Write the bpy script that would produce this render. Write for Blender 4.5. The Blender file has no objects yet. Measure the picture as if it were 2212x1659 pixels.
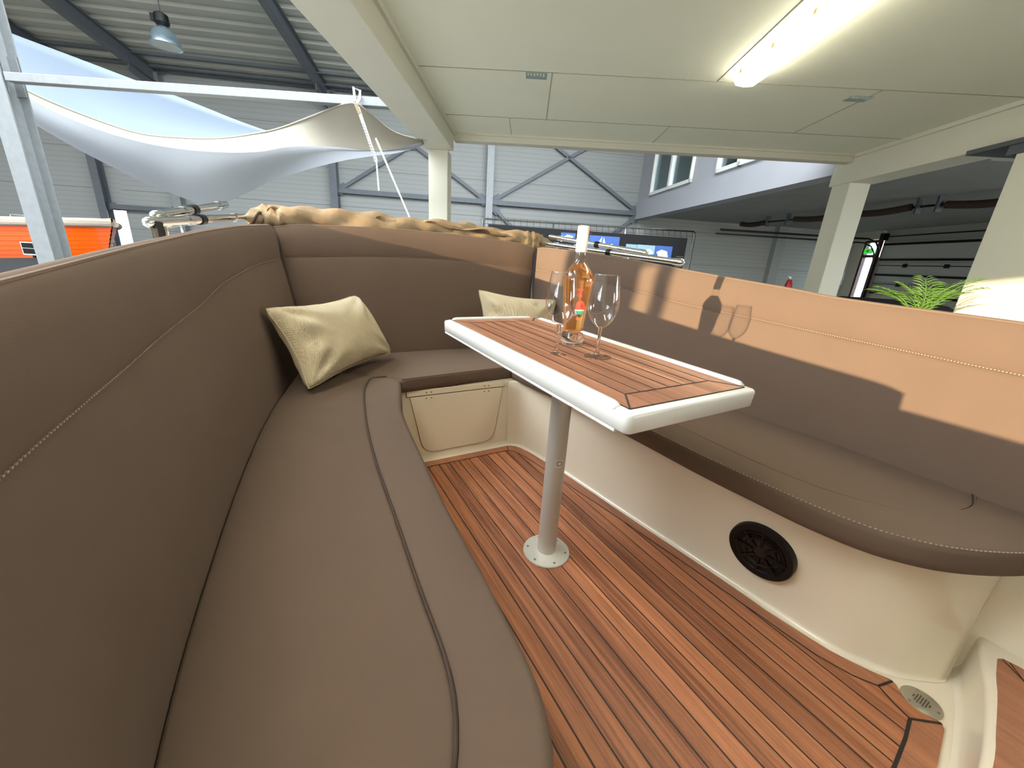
import bpy, bmesh, math, random
from mathutils import Vector, Matrix
random.seed(7)
sc = bpy.context.scene
COL = sc.collection
PI = math.pi

# ------------------------------------------------------------------ camera
cam_d = bpy.data.cameras.new('camera'); cam = bpy.data.objects.new('camera', cam_d); COL.objects.link(cam)
cam_d.sensor_fit = 'HORIZONTAL'; cam_d.sensor_width = 36.0; cam_d.lens = 838 / 2212 * 36
cam_d.clip_start = .02; cam_d.clip_end = 300
cx = Vector((.99749606, .03956164, .05862157)); cy = Vector((.06788515, -.30319697, -.95050681)); cz = Vector((-.01982973, .95210634, -.30512343))
Rm = Matrix((cx, -cy, -cz)).transposed().to_4x4()
cam.matrix_world = Matrix.Translation((0, 0, .91)) @ Rm
sc.camera = cam

# ------------------------------------------------------------------ light and exposure
sc.view_settings.view_transform = 'Standard'; sc.view_settings.look = 'None'
sc.view_settings.gamma = 1; sc.view_settings.exposure = 0.0; sc.view_settings.use_curve_mapping = False
W = bpy.data.worlds.new('daylight'); sc.world = W; W.use_nodes = True
bg = W.node_tree.nodes['Background']; bg.inputs[0].default_value = (.88, .94, 1.0, 1); bg.inputs[1].default_value = 15.0
sd = bpy.data.lights.new('sun', 'SUN'); sun = bpy.data.objects.new('sun', sd); COL.objects.link(sun)
sd.energy = 12.6; sd.color = (1.0, .76, .47); sd.angle = math.radians(.42)
SUN = Vector((.748, .664, -.112)).normalized()
sun.rotation_euler = SUN.to_track_quat('-Z', 'Y').to_euler(); sun.location = (-8, -7, 4)
sc.cycles.max_bounces = 10; sc.cycles.diffuse_bounces = 5; sc.cycles.transparent_max_bounces = 16
sc.cycles.sample_clamp_indirect = 4; sc.cycles.use_denoising = True

# ------------------------------------------------------------------ material helpers
def lin(c):
    return tuple((x / 12.92 if x <= .04045 else ((x + .055) / 1.055) ** 2.4) for x in [v / 255 for v in c]) + (1,)
def mat(name, col, rough=.5, metal=0, coat=0, spec=.5, emit=None, estr=0, sheen=0):
    m = bpy.data.materials.new(name); m.use_nodes = True
    b = m.node_tree.nodes['Principled BSDF']
    b.inputs['Base Color'].default_value = lin(col) if max(col) > 1 else tuple(col) + (1,)
    b.inputs['Roughness'].default_value = rough; b.inputs['Metallic'].default_value = metal
    b.inputs['Coat Weight'].default_value = coat; b.inputs['Coat Roughness'].default_value = .06
    b.inputs['Specular IOR Level'].default_value = spec
    if sheen: b.inputs['Sheen Weight'].default_value = sheen; b.inputs['Sheen Roughness'].default_value = .5
    if emit: b.inputs['Emission Color'].default_value = lin(emit); b.inputs['Emission Strength'].default_value = estr
    m.diffuse_color = b.inputs['Base Color'].default_value
    return m
def N(m, t, **kw):
    n = m.node_tree.nodes.new(t)
    for k, v in kw.items():
        if k.startswith('_'): setattr(n, k[1:], v)
        else: n.inputs[k.replace('__', ' ')].default_value = v
    return n
def L(m, a, b): m.node_tree.links.new(a, b)
def BS(m): return m.node_tree.nodes['Principled BSDF']
def vary(m, scale=4, amt=.12, stretch=(1, 1, 1), detail=4):
    """soft mottling of the base colour"""
    tc = N(m, 'ShaderNodeTexCoord'); mp = N(m, 'ShaderNodeMapping'); mp.inputs['Scale'].default_value = stretch
    no = N(m, 'ShaderNodeTexNoise', Scale=scale, Detail=detail)
    mx = N(m, 'ShaderNodeMix', _data_type='RGBA', _blend_type='MIX'); c = BS(m).inputs['Base Color'].default_value[:]
    mx.inputs['A'].default_value = tuple(v * (1 - amt) for v in c[:3]) + (1,); mx.inputs['B'].default_value = tuple(min(1, v * (1 + amt)) for v in c[:3]) + (1,)
    L(m, tc.outputs['Object'], mp.inputs[0]); L(m, mp.outputs[0], no.inputs['Vector']); L(m, no.outputs['Fac'], mx.inputs['Factor']); L(m, mx.outputs['Result'], BS(m).inputs['Base Color'])
    return m
def bumpnoise(m, scale, strength, dist=.002, stretch=(1, 1, 1), wave=False):
    tc = N(m, 'ShaderNodeTexCoord'); mp = N(m, 'ShaderNodeMapping'); mp.inputs['Scale'].default_value = stretch
    L(m, tc.outputs['Object'], mp.inputs[0])
    if wave: t = N(m, 'ShaderNodeTexWave', Scale=scale); o = t.outputs['Fac']
    else: t = N(m, 'ShaderNodeTexNoise', Scale=scale, Detail=3); o = t.outputs['Fac']
    L(m, mp.outputs[0], t.inputs['Vector'])
    b = N(m, 'ShaderNodeBump', Strength=strength, Distance=dist); L(m, o, b.inputs['Height']); L(m, b.outputs[0], BS(m).inputs['Normal'])
    return m
def weave(m, s, strength, dist):
    """woven cloth: two crossed sine ribs as bump"""
    tc = N(m, 'ShaderNodeTexCoord'); sx = N(m, 'ShaderNodeSeparateXYZ'); L(m, tc.outputs['Object'], sx.inputs[0])
    def sin(e):
        a = N(m, 'ShaderNodeMath', _operation='MULTIPLY'); L(m, e, a.inputs[0]); a.inputs[1].default_value = s
        b = N(m, 'ShaderNodeMath', _operation='SINE'); L(m, a.outputs[0], b.inputs[0]); return b.outputs[0]
    ad = N(m, 'ShaderNodeMath', _operation='ADD'); L(m, sx.outputs['X'], ad.inputs[0]); L(m, sx.outputs['Y'], ad.inputs[1])
    ad2 = N(m, 'ShaderNodeMath', _operation='SUBTRACT'); L(m, sx.outputs['Y'], ad2.inputs[0]); L(m, sx.outputs['Z'], ad2.inputs[1])
    mu = N(m, 'ShaderNodeMath', _operation='MULTIPLY'); L(m, sin(ad.outputs[0]), mu.inputs[0]); L(m, sin(ad2.outputs[0]), mu.inputs[1])
    b = N(m, 'ShaderNodeBump', Strength=strength, Distance=dist); L(m, mu.outputs[0], b.inputs['Height']); L(m, b.outputs[0], BS(m).inputs['Normal'])
    return m

FAB = vary(weave(mat('brown_marine_fabric', (99, 83, 72), .85, sheen=.03, spec=.2), 2600, .12, .0005), 9, .07)
FABP = mat('brown_piping', (112, 92, 76), .6)
STITCH = mat('tan_stitching', (158, 142, 128), .7)
GEL = mat('cream_gelcoat', (232, 222, 200), .16, coat=.5)
GELW = mat('white_gelcoat', (240, 242, 240), .14, coat=.6)
CAULK = mat('black_caulk', (34, 26, 22), .6)
ALU = bumpnoise(mat('satin_aluminium', (196, 193, 186), .42, .45), 60, .05, .001, (1, 1, .05))
ALUP = mat('pale_anodised_plate', (212, 212, 205), .42, .55)
CHROME = mat('polished_stainless', (225, 228, 232), .08, 1)
STEEL = mat('stainless_screw', (190, 190, 188), .25, 1)
BLACK = mat('black_plastic', (8, 8, 9), .42, spec=.35)
BLACKM = mat('matt_black', (12, 12, 12), .8)
PILLOW = vary(weave(mat('cream_basket_weave', (226, 210, 176), .9, sheen=.2, spec=.2), 900, .9, .0022), 12, .06)
CANVAS = vary(bumpnoise(mat('sand_canvas', (138, 120, 96), .9, spec=.2), 30, .35, .01), 6, .14)
GALV = vary(mat('galvanised_steel', (128, 132, 133), .5, .45), 14, .16, detail=6)
GALVD = vary(mat('dark_galvanised_steel', (92, 97, 102), .55, .4), 14, .16, detail=6)
WHITEP = vary(mat('cream_painted_concrete', (206, 204, 188), .75), 3, .03)
CEIL = vary(mat('fibre_cement_ceiling', (226, 226, 206), .85), 2.5, .03)
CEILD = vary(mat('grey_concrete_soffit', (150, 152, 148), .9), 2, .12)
MEZZ = vary(mat('pale_blue_grey_render', (168, 170, 176), .8), 3, .04)
GREYW = vary(mat('grey_wall', (172, 174, 168), .85), 2, .05)
ROOF = vary(mat('roof_deck_steel', (150, 152, 146), .55, .05), 3, .07)
SAIL = mat('white_sailcloth', (178, 182, 186), .75, spec=.2)
_s = SAIL; _t = N(_s, 'ShaderNodeBsdfTranslucent', Color=(.52, .56, .62, 1)); _m = N(_s, 'ShaderNodeMixShader', Fac=.4)
SAILU = _s.copy() if False else None
L(_s, BS(_s).outputs[0], _m.inputs[1]); L(_s, _t.outputs[0], _m.inputs[2]); L(_s, _m.outputs[0], _s.node_tree.nodes['Material Output'].inputs[0])
CONC = vary(mat('grey_screed', (128, 126, 122), .6), 1.5, .1)
WHITE = mat('white_plastic', (236, 236, 232), .4)
ROPE = mat('white_rope', (220, 220, 214), .8)
RED = mat('red_paint', (178, 34, 30), .4)

def panel_wall(name, col, big=1.0, small=.12):
    """sandwich panels: horizontal joints and fine micro-ribs as bump, joints a little darker"""
    m = vary(mat(name, col, .5, .0), .8, .04)
    tc = N(m, 'ShaderNodeTexCoord'); sx = N(m, 'ShaderNodeSeparateXYZ'); L(m, tc.outputs['Object'], sx.inputs[0])
    def saw(p, w):
        d = N(m, 'ShaderNodeMath', _operation='DIVIDE'); L(m, sx.outputs['Z'], d.inputs[0]); d.inputs[1].default_value = p
        f = N(m, 'ShaderNodeMath', _operation='FRACT'); L(m, d.outputs[0], f.inputs[0])
        c = N(m, 'ShaderNodeMath', _operation='LESS_THAN'); L(m, f.outputs[0], c.inputs[0]); c.inputs[1].default_value = w; return c.outputs[0]
    a = saw(big, .014); b = saw(small, .22)
    ml = N(m, 'ShaderNodeMath', _operation='MULTIPLY'); L(m, b, ml.inputs[0]); ml.inputs[1].default_value = .25
    ad = N(m, 'ShaderNodeMath', _operation='ADD'); L(m, a, ad.inputs[0]); L(m, ml.outputs[0], ad.inputs[1])
    iv = N(m, 'ShaderNodeMath', _operation='SUBTRACT'); iv.inputs[0].default_value = 1; L(m, ad.outputs[0], iv.inputs[1])
    bp = N(m, 'ShaderNodeBump', Strength=.5, Distance=.01); L(m, iv.outputs[0], bp.inputs['Height']); L(m, bp.outputs[0], BS(m).inputs['Normal'])
    src = BS(m).inputs['Base Color'].links[0].from_socket
    mx = N(m, 'ShaderNodeMix', _data_type='RGBA'); mx.inputs['B'].default_value = lin(tuple(int(v * .72) for v in col))
    f2 = N(m, 'ShaderNodeMath', _operation='MULTIPLY_ADD', _use_clamp=True); L(m, b, f2.inputs[0]); f2.inputs[1].default_value = .22; L(m, a, f2.inputs[2])
    L(m, src, mx.inputs['A']); L(m, f2.outputs[0], mx.inputs['Factor']); L(m, mx.outputs['Result'], BS(m).inputs['Base Color'])
    return m
PANEL = panel_wall('blue_grey_sandwich_panel', (136, 138, 136))
PANELD = panel_wall('grey_sandwich_panel', (182, 184, 176))

def teak(name, sp, off, grooves, ca=(150, 88, 58), cb=(196, 124, 82)):
    """synthetic teak: one tone per plank, long grain, fine reeded ribs. Plank width along local x, grain along y"""
    m = mat(name, ca, .42, spec=.4)
    tc = N(m, 'ShaderNodeTexCoord'); sx = N(m, 'ShaderNodeSeparateXYZ'); L(m, tc.outputs['Object'], sx.inputs[0])
    a = N(m, 'ShaderNodeMath', _operation='SUBTRACT'); L(m, sx.outputs['X'], a.inputs[0]); a.inputs[1].default_value = off
    d = N(m, 'ShaderNodeMath', _operation='DIVIDE'); L(m, a.outputs[0], d.inputs[0]); d.inputs[1].default_value = sp
    f = N(m, 'ShaderNodeMath', _operation='FLOOR'); L(m, d.outputs[0], f.inputs[0])
    wn = N(m, 'ShaderNodeTexWhiteNoise', _noise_dimensions='1D'); L(m, f.outputs[0], wn.inputs['W'])
    mp = N(m, 'ShaderNodeMapping'); mp.inputs['Scale'].default_value = (70, 1.6, 1); L(m, tc.outputs['Object'], mp.inputs[0])
    ad = N(m, 'ShaderNodeVectorMath', _operation='ADD'); L(m, mp.outputs[0], ad.inputs[0]); L(m, wn.outputs['Color'], ad.inputs[1])
    no = N(m, 'ShaderNodeTexNoise', Scale=1.6, Detail=6, Roughness=.65); L(m, ad.outputs[0], no.inputs['Vector'])
    mp2 = N(m, 'ShaderNodeMapping'); mp2.inputs['Scale'].default_value = (22, .8, 1); L(m, tc.outputs['Object'], mp2.inputs[0])
    no2 = N(m, 'ShaderNodeTexNoise', Scale=1.3, Detail=3); L(m, mp2.outputs[0], no2.inputs['Vector'])
    s1 = N(m, 'ShaderNodeMath', _operation='MULTIPLY_ADD'); L(m, wn.outputs['Value'], s1.inputs[0]); s1.inputs[1].default_value = .30
    L(m, no.outputs['Fac'], s1.inputs[2])
    s2 = N(m, 'ShaderNodeMath', _operation='MULTIPLY_ADD'); L(m, no2.outputs['Fac'], s2.inputs[0]); s2.inputs[1].default_value = .85; L(m, s1.outputs[0], s2.inputs[2])
    mr = N(m, 'ShaderNodeMapRange'); L(m, s2.outputs[0], mr.inputs['Value']); mr.inputs['From Min'].default_value = .78; mr.inputs['From Max'].default_value = 1.42
    mx = N(m, 'ShaderNodeMix', _data_type='RGBA'); mx.inputs['A'].default_value = lin(ca); mx.inputs['B'].default_value = lin(cb)
    L(m, mr.outputs[0], mx.inputs['Factor']); L(m, mx.outputs['Result'], BS(m).inputs['Base Color'])
    g = N(m, 'ShaderNodeMath', _operation='MULTIPLY'); L(m, sx.outputs['X'], g.inputs[0]); g.inputs[1].default_value = 2 * PI / grooves
    si = N(m, 'ShaderNodeMath', _operation='SINE'); L(m, g.outputs[0], si.inputs[0])
    b = N(m, 'ShaderNodeBump', Strength=.45, Distance=.0008); L(m, si.outputs[0], b.inputs['Height']); L(m, b.outputs[0], BS(m).inputs['Normal'])
    return m
TEAKF = teak('teak_deck', .049, .007, .0035, (112, 66, 44), (198, 130, 90))
TEAKT = teak('teak_tabletop', .046, .018, .0035, (128, 82, 60), (194, 138, 106))
TEAKM = teak('teak_margin', 5, -2, .0035, (136, 88, 64), (184, 122, 88))

def thin_glass(name, tint=(1, 1, 1), refl=.35, base=.02):
    m = bpy.data.materials.new(name); m.use_nodes = True; nt = m.node_tree; nt.nodes.clear()
    o = nt.nodes.new('ShaderNodeOutputMaterial'); t = nt.nodes.new('ShaderNodeBsdfTransparent'); t.inputs[0].default_value = tuple(tint) + (1,)
    g = nt.nodes.new('ShaderNodeBsdfGlossy'); g.inputs['Roughness'].default_value = .02; g.inputs[0].default_value = (1, 1, 1, 1)
    w = nt.nodes.new('ShaderNodeLayerWeight'); w.inputs['Blend'].default_value = refl
    ma = nt.nodes.new('ShaderNodeMath'); ma.operation = 'ADD'; ma.inputs[1].default_value = base; ma.use_clamp = True
    mx = nt.nodes.new('ShaderNodeMixShader'); pw_ = nt.nodes.new('ShaderNodeMath'); pw_.operation = 'POWER'; pw_.inputs[1].default_value = 2.4; ml_ = nt.nodes.new('ShaderNodeMath'); ml_.operation = 'MULTIPLY'; ml_.inputs[1].default_value = refl; nt.links.new(w.outputs['Facing'], pw_.inputs[0]); nt.links.new(pw_.outputs[0], ml_.inputs[0]); nt.links.new(ml_.outputs[0], ma.inputs[0]); w.inputs['Blend'].default_value = .5; nt.links.new(ma.outputs[0], mx.inputs[0])
    nt.links.new(t.outputs[0], mx.inputs[1]); nt.links.new(g.outputs[0], mx.inputs[2]); nt.links.new(mx.outputs[0], o.inputs[0])
    return m
GLASS = thin_glass('clear_thin_glass', (.955, .96, .965), .95, .05)
BGLASS = thin_glass('clear_bottle_glass', (.98, .98, .97), .4, .04)
PANE = thin_glass('window_pane', (.75, .85, .88), .3, .06)
WINE = bpy.data.materials.new('rose_wine'); WINE.use_nodes = True
_b = BS(WINE); _b.inputs['Base Color'].default_value = (1.0, .68, .34, 1); _b.inputs['Transmission Weight'].default_value = 1; _b.inputs['IOR'].default_value = 1.33; _b.inputs['Roughness'].default_value = 0
_t = N(WINE, 'ShaderNodeBsdfTranslucent', Color=(1, .50, .14, 1)); _m = N(WINE, 'ShaderNodeMixShader', Fac=.16)
L(WINE, BS(WINE).outputs[0], _m.inputs[1]); L(WINE, _t.outputs[0], _m.inputs[2]); L(WINE, _m.outputs[0], WINE.node_tree.nodes['Material Output'].inputs[0])
SOLIDG = bpy.data.materials.new('solid_clear_glass'); SOLIDG.use_nodes = True
_b = BS(SOLIDG); _b.inputs['Base Color'].default_value = (1, 1, 1, 1); _b.inputs['Transmission Weight'].default_value = 1; _b.inputs['IOR'].default_value = 1.45; _b.inputs['Roughness'].default_value = 0

# ------------------------------------------------------------------ mesh helpers
def mk(name, verts, faces, m, parent=None, smooth=True, angle=None, loc=None):
    me = bpy.data.meshes.new(name); me.from_pydata([tuple(v) for v in verts], [], faces); me.update()
    bm = bmesh.new(); bm.from_mesh(me); bmesh.ops.recalc_face_normals(bm, faces=bm.faces); bm.to_mesh(me); bm.free()
    if m: me.materials.append(m)
    if smooth:
        for p in me.polygons: p.use_smooth = True
        if angle: me.set_sharp_from_angle(angle=math.radians(angle))
    o = bpy.data.objects.new(name, me); COL.objects.link(o)
    if parent: o.parent = parent
    if loc: o.location = loc
    return o
class MB:
    def __init__(s): s.v = []; s.f = []
    def add(s, v, f):
        n = len(s.v); s.v += [tuple(x) for x in v]; s.f += [tuple(i + n for i in q) for q in f]; return s
    def box(s, a, b, M=None):
        x0, y0, z0 = a; x1, y1, z1 = b
        v = [Vector(p) for p in ((x0, y0, z0), (x1, y0, z0), (x1, y1, z0), (x0, y1, z0), (x0, y0, z1), (x1, y0, z1), (x1, y1, z1), (x0, y1, z1))]
        if M: v = [M @ p for p in v]
        return s.add(v, [(0, 3, 2, 1), (4, 5, 6, 7), (0, 1, 5, 4), (1, 2, 6, 5), (2, 3, 7, 6), (3, 0, 4, 7)])
    def beam(s, p, q, w, h, up=(0, 0, 1)):
        """bar of w x h between two points"""
        p = Vector(p); q = Vector(q); d = (q - p).normalized(); u = Vector(up); sd_ = d.cross(u).normalized(); u = sd_.cross(d).normalized()
        o = [sd_ * (w / 2 * a) + u * (h / 2 * b) for a, b in ((-1, -1), (1, -1), (1, 1), (-1, 1))]
        return s.add([p + x for x in o] + [q + x for x in o], [(0, 1, 2, 3), (7, 6, 5, 4), (0, 4, 5, 1), (1, 5, 6, 2), (2, 6, 7, 3), (3, 7, 4, 0)])
    def tube(s, pts, r, n=12, cap=True):
        pts = [Vector(p) for p in pts]; rr = r if isinstance(r, (list, tuple)) else [r] * len(pts)
        t0 = (pts[1] - pts[0]).normalized(); a = t0.orthogonal().normalized(); rings = []; V = []
        for i, p in enumerate(pts):
            t = (pts[min(i + 1, len(pts) - 1)] - pts[max(i - 1, 0)]).normalized()
            a = (a - t * a.dot(t)).normalized(); b = t.cross(a)
            V += [p + (a * math.cos(2 * PI * k / n) + b * math.sin(2 * PI * k / n)) * rr[i] for k in range(n)]
        F = [(i * n + k, i * n + (k + 1) % n, (i + 1) * n + (k + 1) % n, (i + 1) * n + k) for i in range(len(pts) - 1) for k in range(n)]
        if cap: F += [tuple(range(n - 1, -1, -1)), tuple((len(pts) - 1) * n + k for k in range(n))]
        return s.add(V, F)
    def lathe(s, prof, n=32, c=(0, 0, 0), M=None, close=False):
        """prof: list of (r, z)"""
        V = []
        for r, z in prof: V += [Vector((c[0] + r * math.cos(2 * PI * k / n), c[1] + r * math.sin(2 * PI * k / n), c[2] + z)) for k in range(n)]
        if M: V = [M @ p for p in V]
        m = len(prof)
        F = [(i * n + k, i * n + (k + 1) % n, (i + 1) * n + (k + 1) % n, (i + 1) * n + k) for i in range(m - 1) for k in range(n)]
        if close: F += [tuple(range(n - 1, -1, -1)), tuple((m - 1) * n + k for k in range(n))]
        return s.add(V, F)
    def grid(s, rows, cyc=False):
        n = len(rows[0]); V = [p for r in rows for p in r]; F = []
        for i in range(len(rows) - 1):
            for k in range(n if cyc else n - 1): F.append((i * n + k, i * n + (k + 1) % n, (i + 1) * n + (k + 1) % n, (i + 1) * n + k))
        return s.add(V, F)
    def build(s, name, m, parent=None, smooth=True, angle=35, base=None):
        v = s.v if base is None else [(p[0] - base[0], p[1] - base[1], p[2] - base[2]) for p in s.v]
        return mk(name, v, s.f, m, parent, smooth, angle)
def bev(o, w=.004, seg=2):
    b = o.modifiers.new('bevel', 'BEVEL'); b.width = w; b.segments = seg; b.limit_method = 'ANGLE'; return o
def tag(o, label, cat, group=None, kind=None):
    o['label'] = label; o['category'] = cat
    if group: o['group'] = group
    if kind: o['kind'] = kind
    return o
def struct(o, label=None):
    o['kind'] = 'structure'
    if label: o['label'] = label
    return o
def empty(name, loc=(0, 0, 0), rz=0):
    o = bpy.data.objects.new(name, None); o.empty_display_size = .1; COL.objects.link(o); o.location = loc; o.rotation_euler = (0, 0, rz); return o

# interpolation
def interp(tab, x):
    if x <= tab[0][0]: a, b = tab[0], tab[1]
    elif x >= tab[-1][0]: a, b = tab[-2], tab[-1]
    else:
        for i in range(len(tab) - 1):
            if tab[i][0] <= x <= tab[i + 1][0]: a, b = tab[i], tab[i + 1]; break
    t = (x - a[0]) / (b[0] - a[0]); t = max(0, min(1, t))
    return a[1] + (b[1] - a[1]) * t
def sinterp(tab, x):
    """smooth (cubic Hermite) interpolation of a table"""
    if x <= tab[0][0]: return tab[0][1]
    if x >= tab[-1][0]: return tab[-1][1]
    n = len(tab)
    def sl(i):
        a = tab[max(i - 1, 0)]; b = tab[min(i + 1, n - 1)]; return (b[1] - a[1]) / (b[0] - a[0])
    for i in range(n - 1):
        if tab[i][0] <= x <= tab[i + 1][0]:
            h = tab[i + 1][0] - tab[i][0]; t = (x - tab[i][0]) / h
            return (2 * t ** 3 - 3 * t * t + 1) * tab[i][1] + (t ** 3 - 2 * t * t + t) * h * sl(i) + (3 * t * t - 2 * t ** 3) * tab[i + 1][1] + (t ** 3 - t * t) * h * sl(i + 1)
def spline(pts, n):
    """Catmull-Rom through pts, resampled evenly to n points"""
    P = [Vector(p) for p in pts]; out = []
    for i in range(len(P) - 1):
        p0 = P[i - 1] if i else P[0] * 2 - P[1]; p1 = P[i]; p2 = P[i + 1]; p3 = P[i + 2] if i + 2 < len(P) else P[-1] * 2 - P[-2]
        for k in range(12):
            t = k / 12; out.append(.5 * ((2 * p1) + (p2 - p0) * t + (2 * p0 - 5 * p1 + 4 * p2 - p3) * t * t + (3 * p1 - p0 - 3 * p2 + p3) * t ** 3))
    out.append(P[-1]); return resample(out, n)
def resample(out, n):
    d = [0]
    for i in range(1, len(out)): d.append(d[-1] + (out[i] - out[i - 1]).length)
    res = []; j = 0
    for k in range(n):
        t = d[-1] * k / (n - 1)
        while j < len(d) - 2 and d[j + 1] < t: j += 1
        f = (t - d[j]) / max(1e-9, d[j + 1] - d[j]); res.append(out[j].lerp(out[j + 1], min(1, max(0, f))))
    return res

# ------------------------------------------------------------------ boat frame: local x = athwart (v), y = towards the stern (u), z up from the deck
TH = math.radians(31.3)
BO = Vector((.1243, 1.0550, 0))
def bworld(v, u, z): return BO + Vector((math.cos(TH) * v - math.sin(TH) * u, math.sin(TH) * v + math.cos(TH) * u, z))
def broot(name, base, label, cat, group=None):
    o = empty(name, bworld(*base), TH); o['base'] = 0; del o['base']; tag(o, label, cat, group); return o

# ================================================================== BUILDING SHELL
GZ = -.9
def wallbox(name, a, b, m, bevel=0):
    c = ((a[0] + b[0]) / 2, (a[1] + b[1]) / 2, min(a[2], b[2]))
    o = MB().box(a, b).build(name, m, smooth=False, base=c); o.location = c; struct(o); return o
fl = wallbox('floor', (-16.5, -30, GZ - .1), (12, 17, GZ), CONC)
gr = wallbox('ground_outside', (-60, -80, GZ - .3), (80, 80, GZ - .12), vary(mat('asphalt', (96, 96, 94), .9), 1, .1))
K = .14; HX = Vector((1, K, 0)).normalized(); HY = Vector((-K, 1, 0)).normalized(); HA = math.atan(K)
def fwp(x, z, off=0): p = Vector((x, 13 + K * x, z)); return p - HY * off      # point on the far wall (off = metres in front of it)
def hallbox(name, x0, x1, z0, z1, o0, o1, m):
    """box lying along the far wall, between o0 and o1 metres in front of it"""
    p = fwp(x0, z0, o1); w = (x1 - x0) * math.sqrt(1 + K * K)
    o = MB().box((0, 0, 0), (w, o1 - o0, z1 - z0)).build(name, m, smooth=False); o.location = p; o.rotation_euler = (0, 0, HA); return o
o = hallbox('wall_far', -11.35, 3.4, GZ, 5.0, -.15, 0, PANEL); struct(o)
o = hallbox('wall_far_left', -17, -11.9, GZ, 5.0, -.15, 0, PANEL); struct(o)
o = hallbox('wall_far_above_gate', -11.9, -11.35, 1.65, 5.0, -.15, 0, PANEL); struct(o)
o = hallbox('wall_far_right', 3.4, 8.35, GZ, 2.6, -.15, 0, PANELD); struct(o)
o = hallbox('wall_far_corner', 8.35, 11.1, GZ, 2.6, -.05, .12, PANELD); struct(o)
o = hallbox('trim_1', 8.1, 8.42, GZ, 2.45, .0, .2, GREYW); struct(o)
wallbox('wall_left', (-16.7, -3, GZ), (-16.5, 11.5, 8), PANEL)
# right wall with garage door and exit door openings
wallbox('wall_right', (11, 14.0, GZ), (11.2, 15, 2.6), WHITEP)
wallbox('wall_right_above_exit', (11, 13.42, 2.2), (11.2, 14.0, 2.6), WHITEP)
wallbox('wall_right_front', (11.12, 4, GZ), (11.3, 13.42, 2.6), GREYW)
wallbox('wall_right_rear', (11.1, -3, GZ), (11.3, .5, 2.6), GREYW)
# rear gate front (behind the camera): walls and lintel round the sun opening; pier, post, panel added to shape shadows
wallbox('wall_rear_left', (-16.5, -3.2, GZ), (-7.6, -3, 8), PANEL)
wallbox('wall_rear_lintel', (-7.6, -3.2, 2.15), (11, -3, 4.2), PANEL)
wallbox('wall_rear_right', (-2.95, -3.2, GZ), (8.0, -3, 2.15), WHITEP)
wallbox('wall_rear_top', (-7.6, -3.2, 4.2), (-1.3, -3, 8), PANEL)
wallbox('wall_rear_shadow_pier', (-5.76, -3.05, GZ), (-5.09, -3, 2.15), PANEL)  # added unseen pier, casts the wide dark band on the right backrest
wallbox('trim_shadow_post', (-4.91, -3.05, GZ), (-4.84, -3, 2.15), WHITEP)  # added unseen post for the narrow shadow strip
wallbox('trim_shadow_panel', (-5.13, -3.1, 1.77), (-4.91, -3.02, 2.15), WHITEP)  # added unseen panel that cuts off the sun patch at its top

# hall roof: real ribbed deck sloping up from the far wall, unseen part beyond y=4 left open to let sky light in
RP = .15
def roof_mesh():
    mb = MB(); prof = []; s = 0
    while s < 7.6:
        for ds, dz in ((0, 0), (.16, 0), (.2, .045), (.29, .045)): prof.append((s + ds, dz))
        s += .33
    x0, x1 = -16.6, 5.5
    rows = []
    for s, dz in prof:
        a = fwp(x0, 4.98 + RP * s + dz, 0) - HY * s; b = fwp(x1, 4.98 + RP * s + dz, 0) - HY * s; rows.append([a, b])
    mb.grid(rows); top = [[p + Vector((0, 0, .12)) for p in r] for r in rows]; mb.grid(top)
    return mb
o = roof_mesh().build('roof_deck', ROOF, angle=20); struct(o)
# rafters (I-sections), posts, girts and braces of the steel frame
def ibeam(mb, p, q, w=.2, h=.4, t=.015, up=(0, 0, 1)):
    p = Vector(p); q = Vector(q); d = (q - p).normalized(); sd_ = d.cross(Vector(up)).normalized(); u = sd_.cross(d).normalized()
    mb.beam(p + u * (h / 2 - t / 2), q + u * (h / 2 - t / 2), w, t, up); mb.beam(p - u * (h / 2 - t / 2), q - u * (h / 2 - t / 2), w, t, up); mb.beam(p, q, t, h - 2 * t, up)
    return mb
for i, x in enumerate((-15.9, -11.75, -9.85, -5.68, -1.3)):
    if i in (0,): pass
    a = fwp(x, 4.98 - .17, .2); b = a - HY * 7.2 + Vector((0, 0, RP * 7.2))
    mb = ibeam(MB(), a - a, b - a, .16, .3); mb.beam(Vector((0, 0, -.2)) , -HY * .8 + Vector((0, 0, -.03)), .03, .3)
    o = mb.build('roof_rafter', GALVD, smooth=False); o.location = a; struct(o)
    a = fwp(x, GZ, .13); mb = ibeam(MB(), (0, 0, 0), (0, 0, 5.8), .2, .22, .015, HY)
    o = mb.build('steel_wall_post', GALVD if i % 2 else GALV, smooth=False); o.location = a; struct(o)
def hbar(name, p, q, w, h, m, up=(0, 0, 1), plates=True):
    mid = Vector(p); mb = MB(); mb.beam((0, 0, 0), Vector(q) - mid, w, h, up)
    if plates:
        d = (Vector(q) - mid).normalized()
        for e, s in ((Vector((0, 0, 0)), -1), (Vector(q) - mid, 1)):
            mb.beam(e - d * .12 * (1), e + d * .12, .015, .2, up)
    o = mb.build(name, m, smooth=False); o.location = mid; return struct(o)
for x0, x1, z in ((-5.6, -1.4, 2.5), (-1.2, 3.25, 2.5), (-11.6, -9.95, 1.66), (-9.75, -5.8, 5.0), (-5.6, -1.4, 5.0)):
    hbar('wall_girt', fwp(x0, z, .12), fwp(x1, z, .12), .1, .12, GALVD)
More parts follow.
